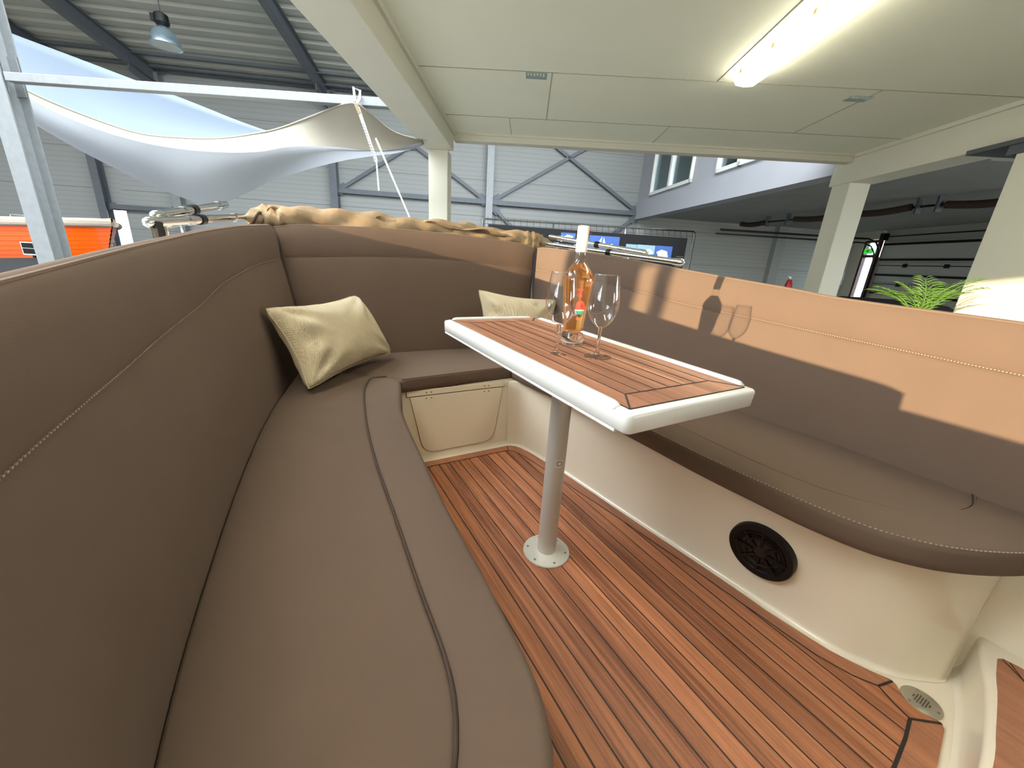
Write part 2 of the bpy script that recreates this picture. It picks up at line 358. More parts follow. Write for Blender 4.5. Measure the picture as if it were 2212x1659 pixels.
for p, q in (((-5.48, 2.58), (-3.49, 3.85)), ((-3.49, 3.85), (-1.5, 2.6)), ((-1.08, 2.62), (3.2, 5.2)), ((3.2, 2.6), (-1.08, 5.1)), ((-1.1, 2.3), (1.4, .2)), ((3.2, 2.35), (.6, .2)), ((-3.49, 3.85), (-1.5, 5.0))):
    hbar('cross_brace', fwp(p[0], p[1], .1), fwp(q[0], q[1], .1), .06, .09, GALVD)
# purlin rods under the deck
for s in (.35, .85):
    a = fwp(-16, 4.93 + RP * s, 0) - HY * s; b = fwp(-1.3, 4.93 + RP * s, 0) - HY * s
    o = MB().beam((0, 0, 0), b - a, .1, .06).build('roof_purlin', GALVD, smooth=False); o.location = a; struct(o)

# near mezzanine: ceiling over the boat, three edge beams and their columns
CY0 = -3.0
def panel_ceiling():
    o = wallbox('ceiling', (-1.2, CY0, 2.512), (4.5, 6.15, 2.8), CEIL); return o
panel_ceiling()
JM = mat('dark_joint', (150, 148, 130), .9)
jb = MB()
for y in (1.71, 2.92, 4.14, 5.35): jb.box((-1.13, y - .003, 2.508), (4.27, y + .003, 2.513))
for y0, y1, xs in ((4.14, 5.35, (.1, 3.0)), (5.35, 6.1, (1.56, -.34)), (2.92, 4.14, (1.56,)), (1.71, 2.92, (.1, 3.0))):
    for x in xs: jb.box((x - .003, y0, 2.508), (x + .003, y1, 2.513))
struct(jb.build('trim_4', JM, smooth=False))
struct(bev(wallbox('trim_5', (-1.51, CY0, 2.286), (-1.13, 6.05, 2.95), WHITEP), .008))
struct(wallbox('trim_6', (-1.13, CY0, 2.47), (-1.10, 6.05, 2.512), WHITEP))
struct(bev(wallbox('trim_7', (-1.13, 6.05, 2.42), (4.27, 6.2, 2.9), WHITEP), .006))
struct(wallbox('trim_8', (-1.13, 6.02, 2.49), (4.27, 6.05, 2.512), WHITEP))
struct(bev(wallbox('trim_9', (4.27, CY0, 2.17), (4.62, 6.4, 2.9), WHITEP), .008))
struct(wallbox('trim_10', (4.24, CY0, 2.47), (4.27, 6.02, 2.512), WHITEP))
o = bev(wallbox('column_under_left_beam', (-1.47, 6.0, GZ), (-1.2, 6.27, 2.286), WHITEP), .008)
o = bev(wallbox('column_under_right_beam', (4.27, 6.0, GZ), (4.55, 6.33, 2.17), WHITEP), .008)
o = bev(wallbox('column_near_right', (4.22, 3.2, GZ), (4.7, 4.04, 2.1), WHITEP), .01)
mb = MB().box((4.18, 3.0, 2.13), (4.75, 4.45, 2.17)).box((4.2, 3.0, 2.05), (4.22, 4.1, 2.13)).box((4.3, 3.3, 2.08), (4.5, 4.2, 2.13))
o = mb.build('bearing_plate', GALVD, smooth=False); struct(o)
# the mezzanine beyond: office wall with windows along a slightly turned line, dark soffit behind it
MA, MBp = Vector((3.24, 13.45, 0)), Vector((4.27, 6.4, 0)); MD = (MBp - MA); ML = MD.length; MD.normalize(); MN = Vector((-MD.y, MD.x, 0)); MN = MN if MN.x > 0 else -MN
mang = math.atan2(MD.y, MD.x)
def mzbox(mb, s0, s1, z0, z1, d0, d1):
    v = []
    for z in (z0, z1):
        for s, d in ((s0, d0), (s1, d0), (s1, d1), (s0, d1)): v.append(MD * s + MN * d + Vector((0, 0, z)))
    return mb.add(v, [(0, 3, 2, 1), (4, 5, 6, 7), (0, 1, 5, 4), (1, 2, 6, 5), (2, 3, 7, 6), (3, 0, 4, 7)])
mb = MB(); mzbox(mb, 0, ML, 2.33, 2.82, 0, .3)
o = mb.build('trim_11', MEZZ, smooth=False); o.location = MA; struct(o)
WIN = ((.9, 3.1, 2.9, 4.2), (4.1, 5.6, 2.9, 4.2))
mb = MB(); s = 0
for a, b, z0, z1 in WIN: mzbox(mb, s, a, 2.82, 5.2, .06, .2); mzbox(mb, a, b, 2.82, z0, .06, .2); mzbox(mb, a, b, z1, 5.2, .06, .2); s = b
mzbox(mb, s, ML, 2.82, 5.2, .06, .2)
o = mb.build('wall_mezzanine', MEZZ, smooth=False); o.location = MA; struct(o)
for i, (a, b, z0, z1) in enumerate(WIN):
    r = empty('window_%d' % (i + 1), MA + MD * a + Vector((0, 0, z0))); struct(r)
    mb = MB(); n = 2
    for k in range(n + 1): s = (b - a) * k / n; mzbox(mb, s - .05 if k else 0, s + .05 if k < n else s, 0, z1 - z0, .0, .12)
    for z in (0, z1 - z0 - .08, ): mzbox(mb, 0, b - a, z, z + .08, .0, .12)
    mb.build('window_frame', WHITE, r, smooth=False)
    mb = MB(); mzbox(mb, .05, b - a - .05, .05, z1 - z0 - .05, .09, .1); mb.build('pane', PANE, r, smooth=False)
# office room behind those windows: back wall, ceiling and two tube lights
mb = MB(); mzbox(mb, 0, ML, 2.85, 5.2, 3.2, 3.3); mzbox(mb, 0, ML, 5.1, 5.2, .2, 3.2); mzbox(mb, -.1, 0, 2.85, 5.2, .2, 3.2); mzbox(mb, ML, ML + .1, 2.85, 5.2, .2, 3.2); mzbox(mb, 0, ML, 2.8, 2.88, .2, 3.2)
o = mb.build('wall_office', GREYW, smooth=False); o.location = MA; struct(o)
mb = MB(); mzbox(mb, 0, ML + 3.5, 2.45, 2.6, .3, 8.0)
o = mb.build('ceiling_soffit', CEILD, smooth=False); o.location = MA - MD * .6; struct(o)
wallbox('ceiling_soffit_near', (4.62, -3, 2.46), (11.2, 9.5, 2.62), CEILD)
TUBE = mat('cool_tube_light', (255, 255, 255), .5, emit=(150, 235, 255), estr=4)
for k, (s, d) in enumerate(((1.9, .9), (2.3, 1.5))):
    o = MB().tube([MD * 0, MD * 1.3], .04).build('office_tube_light', TUBE); o.location = MA + MD * s + MN * d + Vector((0, 0, 4.0 + .0))
    tag(o, ('left' if k == 0 else 'right') + 'most of two glowing cyan tube lights seen through the upstairs window', 'light', 'tube lights in the upstairs office')
    for e_ in (.2, 1.1): MB().tube([MD * e_, MD * e_ + Vector((0, 0, 1.08))], .006).build('suspension_wire', GALVD, o)

# ------------------------------------------------------------------ steel column and rail at left
c1 = MB(); ibeam(c1, (0, 0, 0), (0, 0, 7.2), .23, .22, .015, (0, 1, 0)); c1.box((-.115, -.08, 3.3), (.115, -.07, 3.62)); c1.box((-.115, .08, 3.3), (.115, .1, 3.7))
o = c1.build('steel_column', GALV, smooth=False); o.location = (-6.19, 5.11, GZ); struct(o)
o = MB().beam((-6.05, 5.05, 2.545), (-1.51, 5.05, 2.487), .1, .088).build('steel_rail', GALV, smooth=False); bev(o, .006); struct(o)

# ------------------------------------------------------------------ shade sails
def coons(name, A, B, C_, D_, m, bulge=(0, 0, 0), n=24):
    """cloth patch between four edge curves; A: bottom edge pts, B: top edge pts (same direction)"""
    a = spline(A, n); b = spline(B, n); rows = []
    for j in range(9):
        t = j / 8; rows.append([a[i].lerp(b[i], t) + Vector(bulge) * math.sin(PI * t) * math.sin(PI * i / (n - 1)) for i in range(n)])
    mb = MB().grid(rows); o = mb.build(name, m); s = o.modifiers.new('solid', 'SOLIDIFY'); s.thickness = .004; return o
SAILU = SAIL.copy(); SAILU.name = 'skylit_sailcloth'; BS(SAILU).inputs['Base Color'].default_value = lin((168, 182, 198))  # upper sail copy with the bluish skylight put into its colour
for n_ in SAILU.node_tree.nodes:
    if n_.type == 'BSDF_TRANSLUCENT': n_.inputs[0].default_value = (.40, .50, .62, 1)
up = coons('shade_sail', [(-8.86, 7.0, 3.11), (-8.17, 7.0, 2.91), (-7.56, 7.0, 2.69), (-6.84, 7.0, 2.45), (-6.09, 7.0, 2.33), (-5.09, 7.0, 2.33), (-4.0, 7.0, 2.5)],
           [(-8.57, 7.0, 3.9), (-8.15, 7.0, 3.76), (-7.24, 7.0, 3.5), (-6.35, 7.0, 3.24), (-5.44, 7.0, 2.97), (-4.73, 7.0, 2.75), (-4.0, 7.0, 2.56)], 0, 0, SAILU, (0, .12, -.03))
tag(up, 'pale blue-white shade sail stretched high behind the steel rail, brighter upper one', 'shade sail')
SG = [(-8.05, 6.6, 2.64), (-7.65, 6.6, 2.42), (-7.06, 6.5, 2.15), (-6.44, 6.4, 1.9), (-5.83, 6.3, 1.67), (-5.2, 6.2, 1.49), (-4.82, 6.1, 1.41), (-4.35, 6.0, 1.49), (-3.71, 5.9, 1.73), (-3.11, 5.8, 1.9), (-2.54, 5.7, 2.02), (-2.15, 5.65, 2.08), (-1.76, 5.6, 2.13), (-1.44, 5.6, 2.23)]
SM = [(-7.46, 6.2, 2.82), (-6.89, 6.1, 2.55), (-6.08, 5.9, 2.29), (-5.28, 5.7, 2.11), (-4.56, 5.5, 2.01), (-3.94, 5.4, 1.98), (-3.46, 5.4, 2.01), (-3.1, 5.4, 2.08), (-2.69, 5.4, 2.11), (-2.4, 5.4, 2.11), (-2.11, 5.4, 2.09), (-1.87, 5.4, 2.09), (-1.7, 5.5, 2.14), (-1.44, 5.6, 2.24)]
ST = [(-7.56, 6.3, 2.91), (-7.08, 6.3, 2.71), (-6.35, 6.2, 2.48), (-5.62, 6.1, 2.3), (-4.94, 6.0, 2.25), (-4.28, 5.9, 2.25), (-3.62, 5.7, 2.29), (-3.25, 5.6, 2.34), (-2.66, 5.3, 2.41), (-2.16, 5.0, 2.45), (-2.0, 5.0, 2.45), (-1.91, 5.1, 2.4), (-1.75, 5.4, 2.31), (-1.44, 5.6, 2.28)]
def sheet(name, A, B, m, n, bulge):
    rows = []
    a = spline(A, n); b = spline(B, n)
    for j in range(9):
        t_ = j / 8; rows.append([a[i].lerp(b[i], t_) + Vector(bulge) * math.sin(PI * t_) for i in range(n)])
    return MB().grid(rows).build(name, m)
lo = sheet('shade_sail', SG, SM, SAIL, 60, (0, -.12, 0))
tag(lo, 'shade sail sagging below the brighter one, with lit-toned cream peak pulled up to the rail', 'shade sail')
CSAIL = mat('toplit_sailcloth', (158, 153, 140), .8, spec=.2)  # lit top of the same sail, the light put into its colour
ck = sheet('sail_peak', SM, ST, CSAIL, 60, (0, .06, 0)); ck.parent = lo
s_ = MB().tube(spline([(x, y - .012, z) for x, y, z in ST], 80), .009, 6).build('edge_hem', CSAIL, lo)
t = empty('tension_strap', (-2.0, 4.97, 2.6)); tag(t, 'white ratchet strap looped over the steel rail with spring and hanging tail', 'strap')
MB().tube([(-.03, .0, -.13), (-.04, -.0, .0), (.0, .08, .0), (.03, -.02, -.1), (.0, -.05, -.18)], .014, 6).build('strap_loop', ROPE, t)
MB().beam((.02, -.06, -.2), (.2, -.06, -.72), .035, .006, (0, 1, 0)).beam((.2, -.06, -.68), (.215, -.06, -1.02), .016, .005, (0, 1, 0)).build('webbing', ROPE, t)
MB().beam((0, -.06, -.17), (.04, -.06, -.26), .035, .02, (0, 1, 0)).build('buckle', mat('worn_steel_buckle', (128, 112, 88), .5, .5), t)
sp = [(.06 + .13 * k / 90 + .014 * math.cos(k * .9), -.06 + .014 * math.sin(k * .9), -.34 - .36 * k / 90) for k in range(91)]
MB().tube(sp, .004, 5).build('spring', GALV, t)
rp = [(0 + (1.38) * k / 40, 0, -3.02 * k / 40) for k in range(41)]
o = MB().tube(rp, [.012 if k % 2 else .0095 for k in range(41)], 7).build('rope', ROPE); o.location = (-1.81, 4.95, 2.12); tag(o, 'thin white rope running down from the strap spring behind the canvas roll', 'rope')

# ------------------------------------------------------------------ pendant lamp of the hall
t = empty('pendant_lamp', (-6.56, 8.0, 4.1)); tag(t, 'bell shaped industrial pendant lamp hanging below the ribbed roof', 'lamp')
MB().tube([(0, 0, .45), (0, 0, 1.45)], .006, 6).build('cable', BLACK, t)
MB().lathe([(.0, .47), (.05, .47), (.1, .44), (.11, .32), (.08, .28), (.0, .27)], 20).box((-.13, -.08, .33), (-.05, .08, .43)).build('ballast_housing', BLACK, t)
MB().lathe([(.05, .28), (.09, .26), (.15, .2), (.19, .12), (.215, .05), (.22, .0), (.235, -.01), (.21, 0), (.18, .11), (.08, .24)], 32).build('lamp_shade', mat('brushed_reflector', (190, 214, 230), .22, .9), t)
MB().lathe([(.0, -.012), (.21, -.008), (.21, .0), (.0, -.004)], 32).build('diffuser', mat('frosted_disc', (200, 205, 200), .3), t)

# ------------------------------------------------------------------ ceiling lamp over the boat
EM = mat('fluorescent_diffuser', (255, 255, 255), .3, emit=(255, 249, 226), estr=21)
EM2 = mat('fluorescent_diffuser_left', (255, 255, 255), .3, emit=(255, 249, 236), estr=30)
def batten(loc, rz, label, diff, lit=True):
    t = empty('ceiling_lamp', loc, rz); tag(t, label, 'lamp')
    bev(MB().box((-.075, 0, -.028), (.075, 1.56, 0)).build('housing', mat('grey_enamel', (170, 168, 150), .5), t, smooth=False), .004)
    prof = [(-.1, -.03), (-.098, -.055), (-.07, -.088), (0, -.095), (.07, -.088), (.098, -.055), (.1, -.03)]
    mb = MB(); rows = [[(x * s, y, z if s == 1 else -.03 + (z + .03) * s) for x, z in prof] for y, s in ((-.015, .6), (-.005, .92), (.01, 1), (1.55, 1), (1.565, .92), (1.575, .6))]
    mb.grid(rows); mb.add(rows[0], [tuple(range(7))]); mb.add(rows[-1], [tuple(range(7))]); mb.grid([[(-.1, .0, -.03), (.1, .0, -.03)], [(-.1, 1.56, -.03), (.1, 1.56, -.03)]])
    mb.build('diffuser', diff, t)
    for y in (.25, .65, 1.05, 1.45):
        for s in (-1,): MB().box((s * .101 - .004, y - .012, -.04), (s * .101 + .004, y + .012, -.012)).build('clip', mat('brass_clip', (170, 140, 90), .4, .5), t, smooth=False)
    return t
batten((1.81, 2.42, 2.508), math.radians(3.2), 'long glowing white fluorescent lamp on the ceiling above the boat', EM)
batten((1.9, .80, 2.508), math.radians(3.2), 'glowing white fluorescent lamp continuing the row above the boat, behind the visible one', EM)
batten((-.86, -.75, 2.508), 0, 'glowing white fluorescent lamp above the left seat, behind the viewer', EM2)
o = batten((5.4, 5.35, 2.448), math.radians(-92), 'unlit white batten lamp on the dark soffit at right', mat('unlit_diffuser', (205, 205, 196), .4))
for i, (x, y) in enumerate(((-.04, 4.215), (2.94, 4.34))):
    t = empty('ceiling_hatch', (x, y, 2.512)); tag(t, ['small grey ceiling cutout with printed strip, left of the glowing lamp', 'small plain grey ceiling cutout right of the glowing lamp'][i], 'ceiling hatch')
    MB().box((-.095, -.062, -.006), (.095, .062, 0)).build('plate', mat('zinc_plate', (150, 164, 160), .5, .1), t, smooth=False)
    mb = MB()
    for k in range(6): mb.box((-.08 + k * .028 , -.055, -.009), (-.066 + k * .028, -.02 + .008 * (k % 3), -.006))
    mb.build('printed_marks' if i == 0 else 'clip_edge', mat('pale_marks', (214, 220, 212), .6), t, smooth=False)

# ------------------------------------------------------------------ display rack with banner in front of the far wall
def dk(x, z): return Vector((x, 10 + K * x, z))
D0 = dk(-1.13, GZ)
def dbx(mb, x0, x1, z0, z1, d0, d1):
    s = math.sqrt(1 + K * K); return mb.box(((x0 + 1.13) * s, -d1, z0 - GZ), ((x1 + 1.13) * s, -d0, z1 - GZ))
t = empty('banner_rack', D0, HA); tag(t, 'long pipe rack stretching a black boat-picture banner behind the boat', 'display rack')
S = math.sqrt(1 + K * K); LR = (4.13 + 1.13) * S
mb = MB(); mb.tube([(0, 0, 0), (0, 0, 2.66), (.05, 0, 2.68), (LR - .05, 0, 2.74), (LR, 0, 2.7), (LR, 0, 0)], .022, 10)
for x in (1.7, 3.5): mb.tube([(x, 0, 0), (x, 0, 2.7)], .016, 8)
mb.build('pipe_frame', CHROME, t)
bn = MB(); dbx(bn, -1.0, 3.93, GZ + .15, 1.67, .03, .05); bn.build('banner', BLACKM, t, smooth=False)
for k in range(34):
    x = .12 + k * .155
    MB().tube([(x, -.04, 2.44 + .0), (x, -.045, 2.6), (x, 0, 2.74), (x + .01, .03, 2.66)], .0032, 5, False).build('hook_tie', BLACKM, t)
MB().tube([(0, .0, 2.58), (LR, 0, 2.62)], .004, 5).build('edge_wire', BLACKM, t)
SKY = vary(mat('photo_blue_sky', (58, 96, 168), .5), 3, .25); SKYP = vary(mat('photo_pale_sky', (140, 175, 200), .5), 5, .2); SEA = mat('photo_sea', (40, 62, 92), .5)
def pic(x0, x1, z0, z1, m): mb = MB(); dbx(mb, x0, x1, z0, z1, .05, .056); return mb.build('printed_photo', m, t, smooth=False)
p = pic(1.44, 2.2, 1.29, 1.585, SKY); 
def tri(pts, m, par, nm, d=-.060):
    n = len(pts); f = [Vector(((x + 1.13) * S, d, z - GZ)) for x, z in pts]; b = [v + Vector((0, .003, 0)) for v in f]
    mb = MB().add(f + b, [tuple(range(n)), tuple(range(2 * n - 1, n - 1, -1))] + [(i, (i + 1) % n, (i + 1) % n + n, i + n) for i in range(n)]); return mb.build(nm, m, par, smooth=False)
tri([(1.6, 1.31), (1.76, 1.57), (1.74, 1.31)], WHITE, p, 'printed_sail'); tri([(1.77, 1.31), (1.80, 1.56), (1.9, 1.30)], WHITE, p, 'printed_sail'); tri([(1.72, 1.30), (2.2, 1.29), (2.2, 1.35), (1.95, 1.36)], SEA, p, 'printed_sea')
p = pic(2.38, 2.66, 1.17, 1.44, SKYP); p = pic(2.67, 3.13, 1.17, 1.445, SKYP)
tri([(2.75, 1.25), (2.8, 1.33), (3.0, 1.36), (3.1, 1.28), (3.05, 1.23)], WHITE, p, 'printed_motorboat'); tri([(2.67, 1.17), (3.13, 1.17), (3.13, 1.23), (2.67, 1.22)], SEA, p, 'printed_sea')
p = pic(3.14, 3.58, 1.17, 1.45, SKY); tri([(3.18, 1.3), (3.3, 1.36), (3.45, 1.33), (3.5, 1.18), (3.25, 1.19)], WHITE, p, 'printed_motorboat')
p = pic(.74, 1.1, 1.42, 1.60, SKY); tri([(.8, 1.5), (.9, 1.56), (1.05, 1.53), (1.0, 1.47)], WHITE, p, 'printed_motorboat')
mb = MB(); c0 = Vector(((1.47 + 1.13) * S, -.055, 1.655 - GZ)); mb.tube([c0 + Vector((.05 * math.cos(a / 10 * PI), 0, .035 * math.sin(a / 10 * PI))) for a in range(3, 18)], .008, 5); mb.build('red_emblem', RED, t)
GP = mat('grey_print', (120, 120, 124), .6)
for z in (.98, 1.1, 1.22): mb = MB(); dbx(mb, 3.72, 3.9, z, z + .012, .05, .056); mb.build('small_text_line', GP, t, smooth=False)

# ------------------------------------------------------------------ far left: orange boat
t = empty('orange_boat', (-10.1, 7.6, GZ)); tag(t, 'bright orange clinker boat with cream deck behind the left steel column', 'boat')
def hull(x): # station: 0 bow .. 1 stern
    return x
ORA = mat('orange_gelcoat', (238, 92, 20), .18, coat=.5)
def hrow(k, f0, f1, zs, wmul=1):
    rows = []
    return rows
st = [(2.22, .02), (2.05, .25), (1.8, .45), (1.4, .66), (.8, .85), (0, .95), (-1.2, .98), (-2.6, .9), (-3.6, .75)]
def sheer(x): return 2.02 - .14 * (2.25 - x) / 2.2 * max(0, 1 - (2.25 - x) / 6) * 1.6
rows = []; rowsb = []; 
for x, w in st:
    zs = sheer(x); r = []
    for j in range(9):
        f = j / 8; z = zs - .62 * f; ww = w * (1 - .35 * f ** 1.5); xx = x - .25 * f * max(0, (x - .8) / 1.4)
        r.append((xx, -ww, z)); 
        if 0 < j < 8: r.append((xx, -ww + .012, z - .004))
    rows.append(r)
mb = MB().grid(rows); mb.grid([[(a, -b, c) for a, b, c in r] for r in rows]); mb.build('hull', ORA, t, angle=25)
rows = [[(x - .3 * max(0, (x - .8) / 1.4), s * w * .62 * (1 - .25 * f) * 1.0, sheer(x) - .62 - .7 * f) for s, f in ((-1, 0), (-1, .5), (-.6, 1), (.6, 1), (1, .5), (1, 0))] for x, w in st]
MB().grid(rows).build('underbody', mat('black_antifouling', (14, 14, 14), .5), t)
gw = [(x, -w - .02, sheer(x) - .02) for x, w in st]; gw2 = [(x, w + .02, sheer(x) - .02) for x, w in st]
ROPEF = vary(mat('grey_rope_fender', (150, 138, 124), .9), 60, .3)
MB().tube(spline(gw, 40), .055, 10).tube(spline(gw2, 40), .055, 10).build('rope_fender', ROPEF, t)
MB().grid([[(x, -w, sheer(x) + .02), (x, -w * .97, sheer(x) + .075), (x, 0, sheer(x) + .09), (x, w * .97, sheer(x) + .075), (x, w, sheer(x) + .02)] for x, w in st]).build('deck', mat('cream_deck', (226, 206, 160), .6), t)
mb = MB()
for k in range(9): mb.lathe([(.0, .09), (.1, .07), (.16, 0), (0, -.02)], 10, (-.2 - k * .25 + .05 * (k % 2), -.5 + .12 * (k % 3), 1.93 + .03 * (k % 2)))
mb.build('folded_cover', mat('white_cloth', (226, 224, 214), .9), t)
MB().tube([(1.05, -.62, 1.98), (1.05, -.62, 2.05), (1.25, -.55, 2.05)], .014, 6).build('cleat', CHROME, t)
mb = MB()
for x in (-2, 0.6): mb.box((x - .06, -.75, 0), (x + .06, .75, .12)); mb.box((x - .05, -.7, 0), (x + .05, -.6, .95)); mb.box((x - .05, .6, 0), (x + .05, .7, .95))
mb.box((-3, -.06, .1), (1.8, .06, .75)).build('cradle', GALVD, t, smooth=False)
t = empty('small_panel', (-8.05, 6.35, GZ)); tag(t, 'small dark grey two-pane panel on a stand in front of the orange boat', 'panel')
MB().box((-.02, 0, 0), (.02, .04, 1.45)).box((-.2, -.15, 0), (.2, .15, .03)).build('stand', BLACK, t, smooth=False)
M4 = Matrix.Rotation(.2, 4, 'Y'); MB().box((-.13, -.03, 1.42), (.1, -.01, 1.62)).build('frame', ALUP, t, smooth=False)
MB().box((-.11, -.034, 1.44), (.08, -.03, 1.52)).box((-.11, -.034, 1.53), (.08, -.03, 1.605)).build('dark_pane', BLACK, t, smooth=False)
t = empty('covered_bundle', (-7.3, 5.75, GZ)); tag(t, 'black covered bundle below the orange hull at the left edge', 'covered bundle')
MB().lathe([(0, 1.42), (.45, 1.38), (.8, 1.2), (.95, .9), (.98, 0)], 24).build('cover', BLACKM, t); t.scale = (1.3, .45, 1)
# gate in the far wall at left: coloured frame and bright daylight beyond
t = empty('door_1', fwp(-11.9, GZ, .02)); struct(t)
MB().beam((.05, 0, 0), (.05, 0, 2.55), .09, .09).build('door_frame', mat('blue_frame', (74, 110, 190), .4), t, smooth=False)
MB().beam((.1, 0, 2.5), (.55, .07, 2.5), .08, .06).build('door_head', mat('dark_red_frame', (96, 30, 34), .4), t, smooth=False)

# ------------------------------------------------------------------ right side under the mezzanine
t = empty('garage_door', (11.06, 13.25, GZ)); tag(t, 'grey sectional garage door with horizontal struts in the right wall', 'garage door')
GD = mat('satin_grey_door_panel', (196, 198, 190), .32, .1)
for k in range(5):
    MB().box((0, -4.2, .02 + k * .6), (.04, 0, .6 + k * .6)).build('door_section', GD, t, smooth=False)
for z in (1.45, 2.0, 2.45, 2.9): MB().box((-.06, -4.2, z), (0, 0, z + .06)).build('strut', BLACK, t, smooth=False)
for z in (1.75, 2.3):
    mb = MB().box((-.03, -4.2, z), (0, 0, z + .02))
    for y in (-.9, -2.1, -3.3): mb.box((-.05, y - .05, z - .04), (0, y + .05, z + .06))
    mb.build('hinge_row', BLACK, t, smooth=False)
rl = [(-.05, .08, 0), (-.05, .08, 2.55), (-.1, .08, 2.78), (-.25, .08, 2.98), (-.5, .08, 3.07), (-5.1, .08, 3.09)]
MB().tube(rl, .03, 6).build('track', BLACK, t); MB().tube([(p[0] - .12, p[1], p[2] - .12 if p[2] > 2.9 else p[2] - .1 * (p[2] > 2)) for p in rl], .022, 6).build('track', BLACK, t)
MB().tube([(-.08, .05, 3.15), (-.08, -4.3, 3.15)], .018, 8).box((-.16, -.02, 3.05), (0, .12, 3.25)).build('torsion_shaft', BLACK, t)
t = empty('exit_door', (11.05, 13.42, GZ)); tag(t, 'narrow red-framed exit door with bright glass and green exit sign', 'door')
RF = mat('dark_red_frame_2', (84, 26, 26), .4)
mb = MB(); 
for y in (0, .5): mb.box((-.04, y, 0), (.06, y + .08, 3.08))
for z in (0, 2.55, 3.0): mb.box((-.04, .08, z), (.06, .5, z + .08))
mb.build('door_frame', RF, t, smooth=False); MB().box((0, .08, .08), (.01, .5, 3.0)).build('glass', PANE, t, smooth=False)
sg = MB().box((-.12, .12, 2.66), (-.08, .42, 2.82)).build('exit_sign', mat('green_sign', (40, 190, 60), .4, emit=(60, 220, 60), estr=.8), t, smooth=False)
MB().box((-.125, .24, 2.69), (-.12, .3, 2.79)).box((-.125, .18, 2.73), (-.12, .36, 2.75)).build('sign_figure', WHITE, sg, smooth=False)
MB().box((-.06, .44, 1.0), (-.03, .47, 1.3)).build('handle', STEEL, t, smooth=False)
# overhead hose rail
t = empty('hose_rail', (6.2, 12.6, 2.2)); tag(t, 'black overhead hose rail clamped under the dark soffit at right', 'hose rail')
def q(x, y, z=2.3): return (x - 6.2, y - 12.6, z - 2.2)
MB().tube([q(6.2, 12.6), q(6.65, 11.2), q(7.0, 9.7), q(7.3, 8.1), q(7.55, 7.4)], .022, 8).build('rail', BLACK, t)
RUST = vary(bumpnoise(mat('brown_hose', (60, 44, 36), .8), 60, .5, .01, (1, 1, 1)), 30, .3)
for a, b in ((((6.66, 10.9)), (6.98, 9.7)), ((6.99, 9.55), (7.2, 8.35)), ((7.4, 7.9), (7.75, 6.9)), ((6.2, 12.6), (6.5, 11.9))):
    pts = [q(a[0] + (b[0] - a[0]) * k / 8, a[1] + (b[1] - a[1]) * k / 8, 2.3 - .04 * math.sin(PI * k / 8)) for k in range(9)]
    MB().tube(pts, .065, 12).build('hose', RUST, t)
for x, y in ((6.48, 11.75), (6.62, 11.1), (7.25, 8.25), (7.33, 7.95)):
    c = Vector(q(x, y, 2.3)); MB().box(tuple(c + Vector((-.05, -.02, -.12))), tuple(c + Vector((.05, .02, .15)))).build('clamp', GALVD, t, smooth=False)
t = empty('fire_extinguisher', (6.5, 10.2, GZ)); tag(t, 'red extinguisher on a stand beside the square white column at right', 'fire extinguisher')
MB().lathe([(0, 1.35), (.075, 1.35), (.08, 1.38), (.08, 1.62), (.05, 1.72), (.02, 1.75), (0, 1.75)], 16).build('cylinder_body', RED, t)
MB().lathe([(.02, 1.74), (.025, 1.8), (0, 1.81)], 10).box((-.06, -.01, 1.79), (.03, .01, 1.81)).build('valve', WHITE, t)
MB().tube([(0, 0, 0), (0, 0, 1.35)], .02).lathe([(.2, 0), (.2, .02), (0, .03)], 20).build('stand', BLACK, t)
t = empty('wall_box', (4.56, 6.1, .93)); tag(t, 'small grey-blue switch box on the square column beside the exit door', 'switch box')
bev(MB().box((-.01, 0, -.1), (.09, .16, .1)).build('housing', mat('grey_blue_box', (96, 118, 128), .5), t, smooth=False), .006)
MB().box((.02, -.006, -.02), (.06, 0, .04)).build('cover', ALUP, t, smooth=False)
t = empty('covered_boat', (5.6, 6.6, GZ)); tag(t, 'low black covered shape behind the backrest between column and palm', 'covered boat')
rows = [[(x, w * math.cos(a / 10 * PI) * .45, z * math.sin(a / 10 * PI) ** .6) for a in range(11)] for x, w, z in ((-1.0, .1, 1.2), (-.95, .8, 1.5), (-.5, 1, 1.56), (.4, 1, 1.56), (1.2, .8, 1.5), (1.25, .1, 1.2))]
MB().grid(rows).build('cover', BLACKM, t)

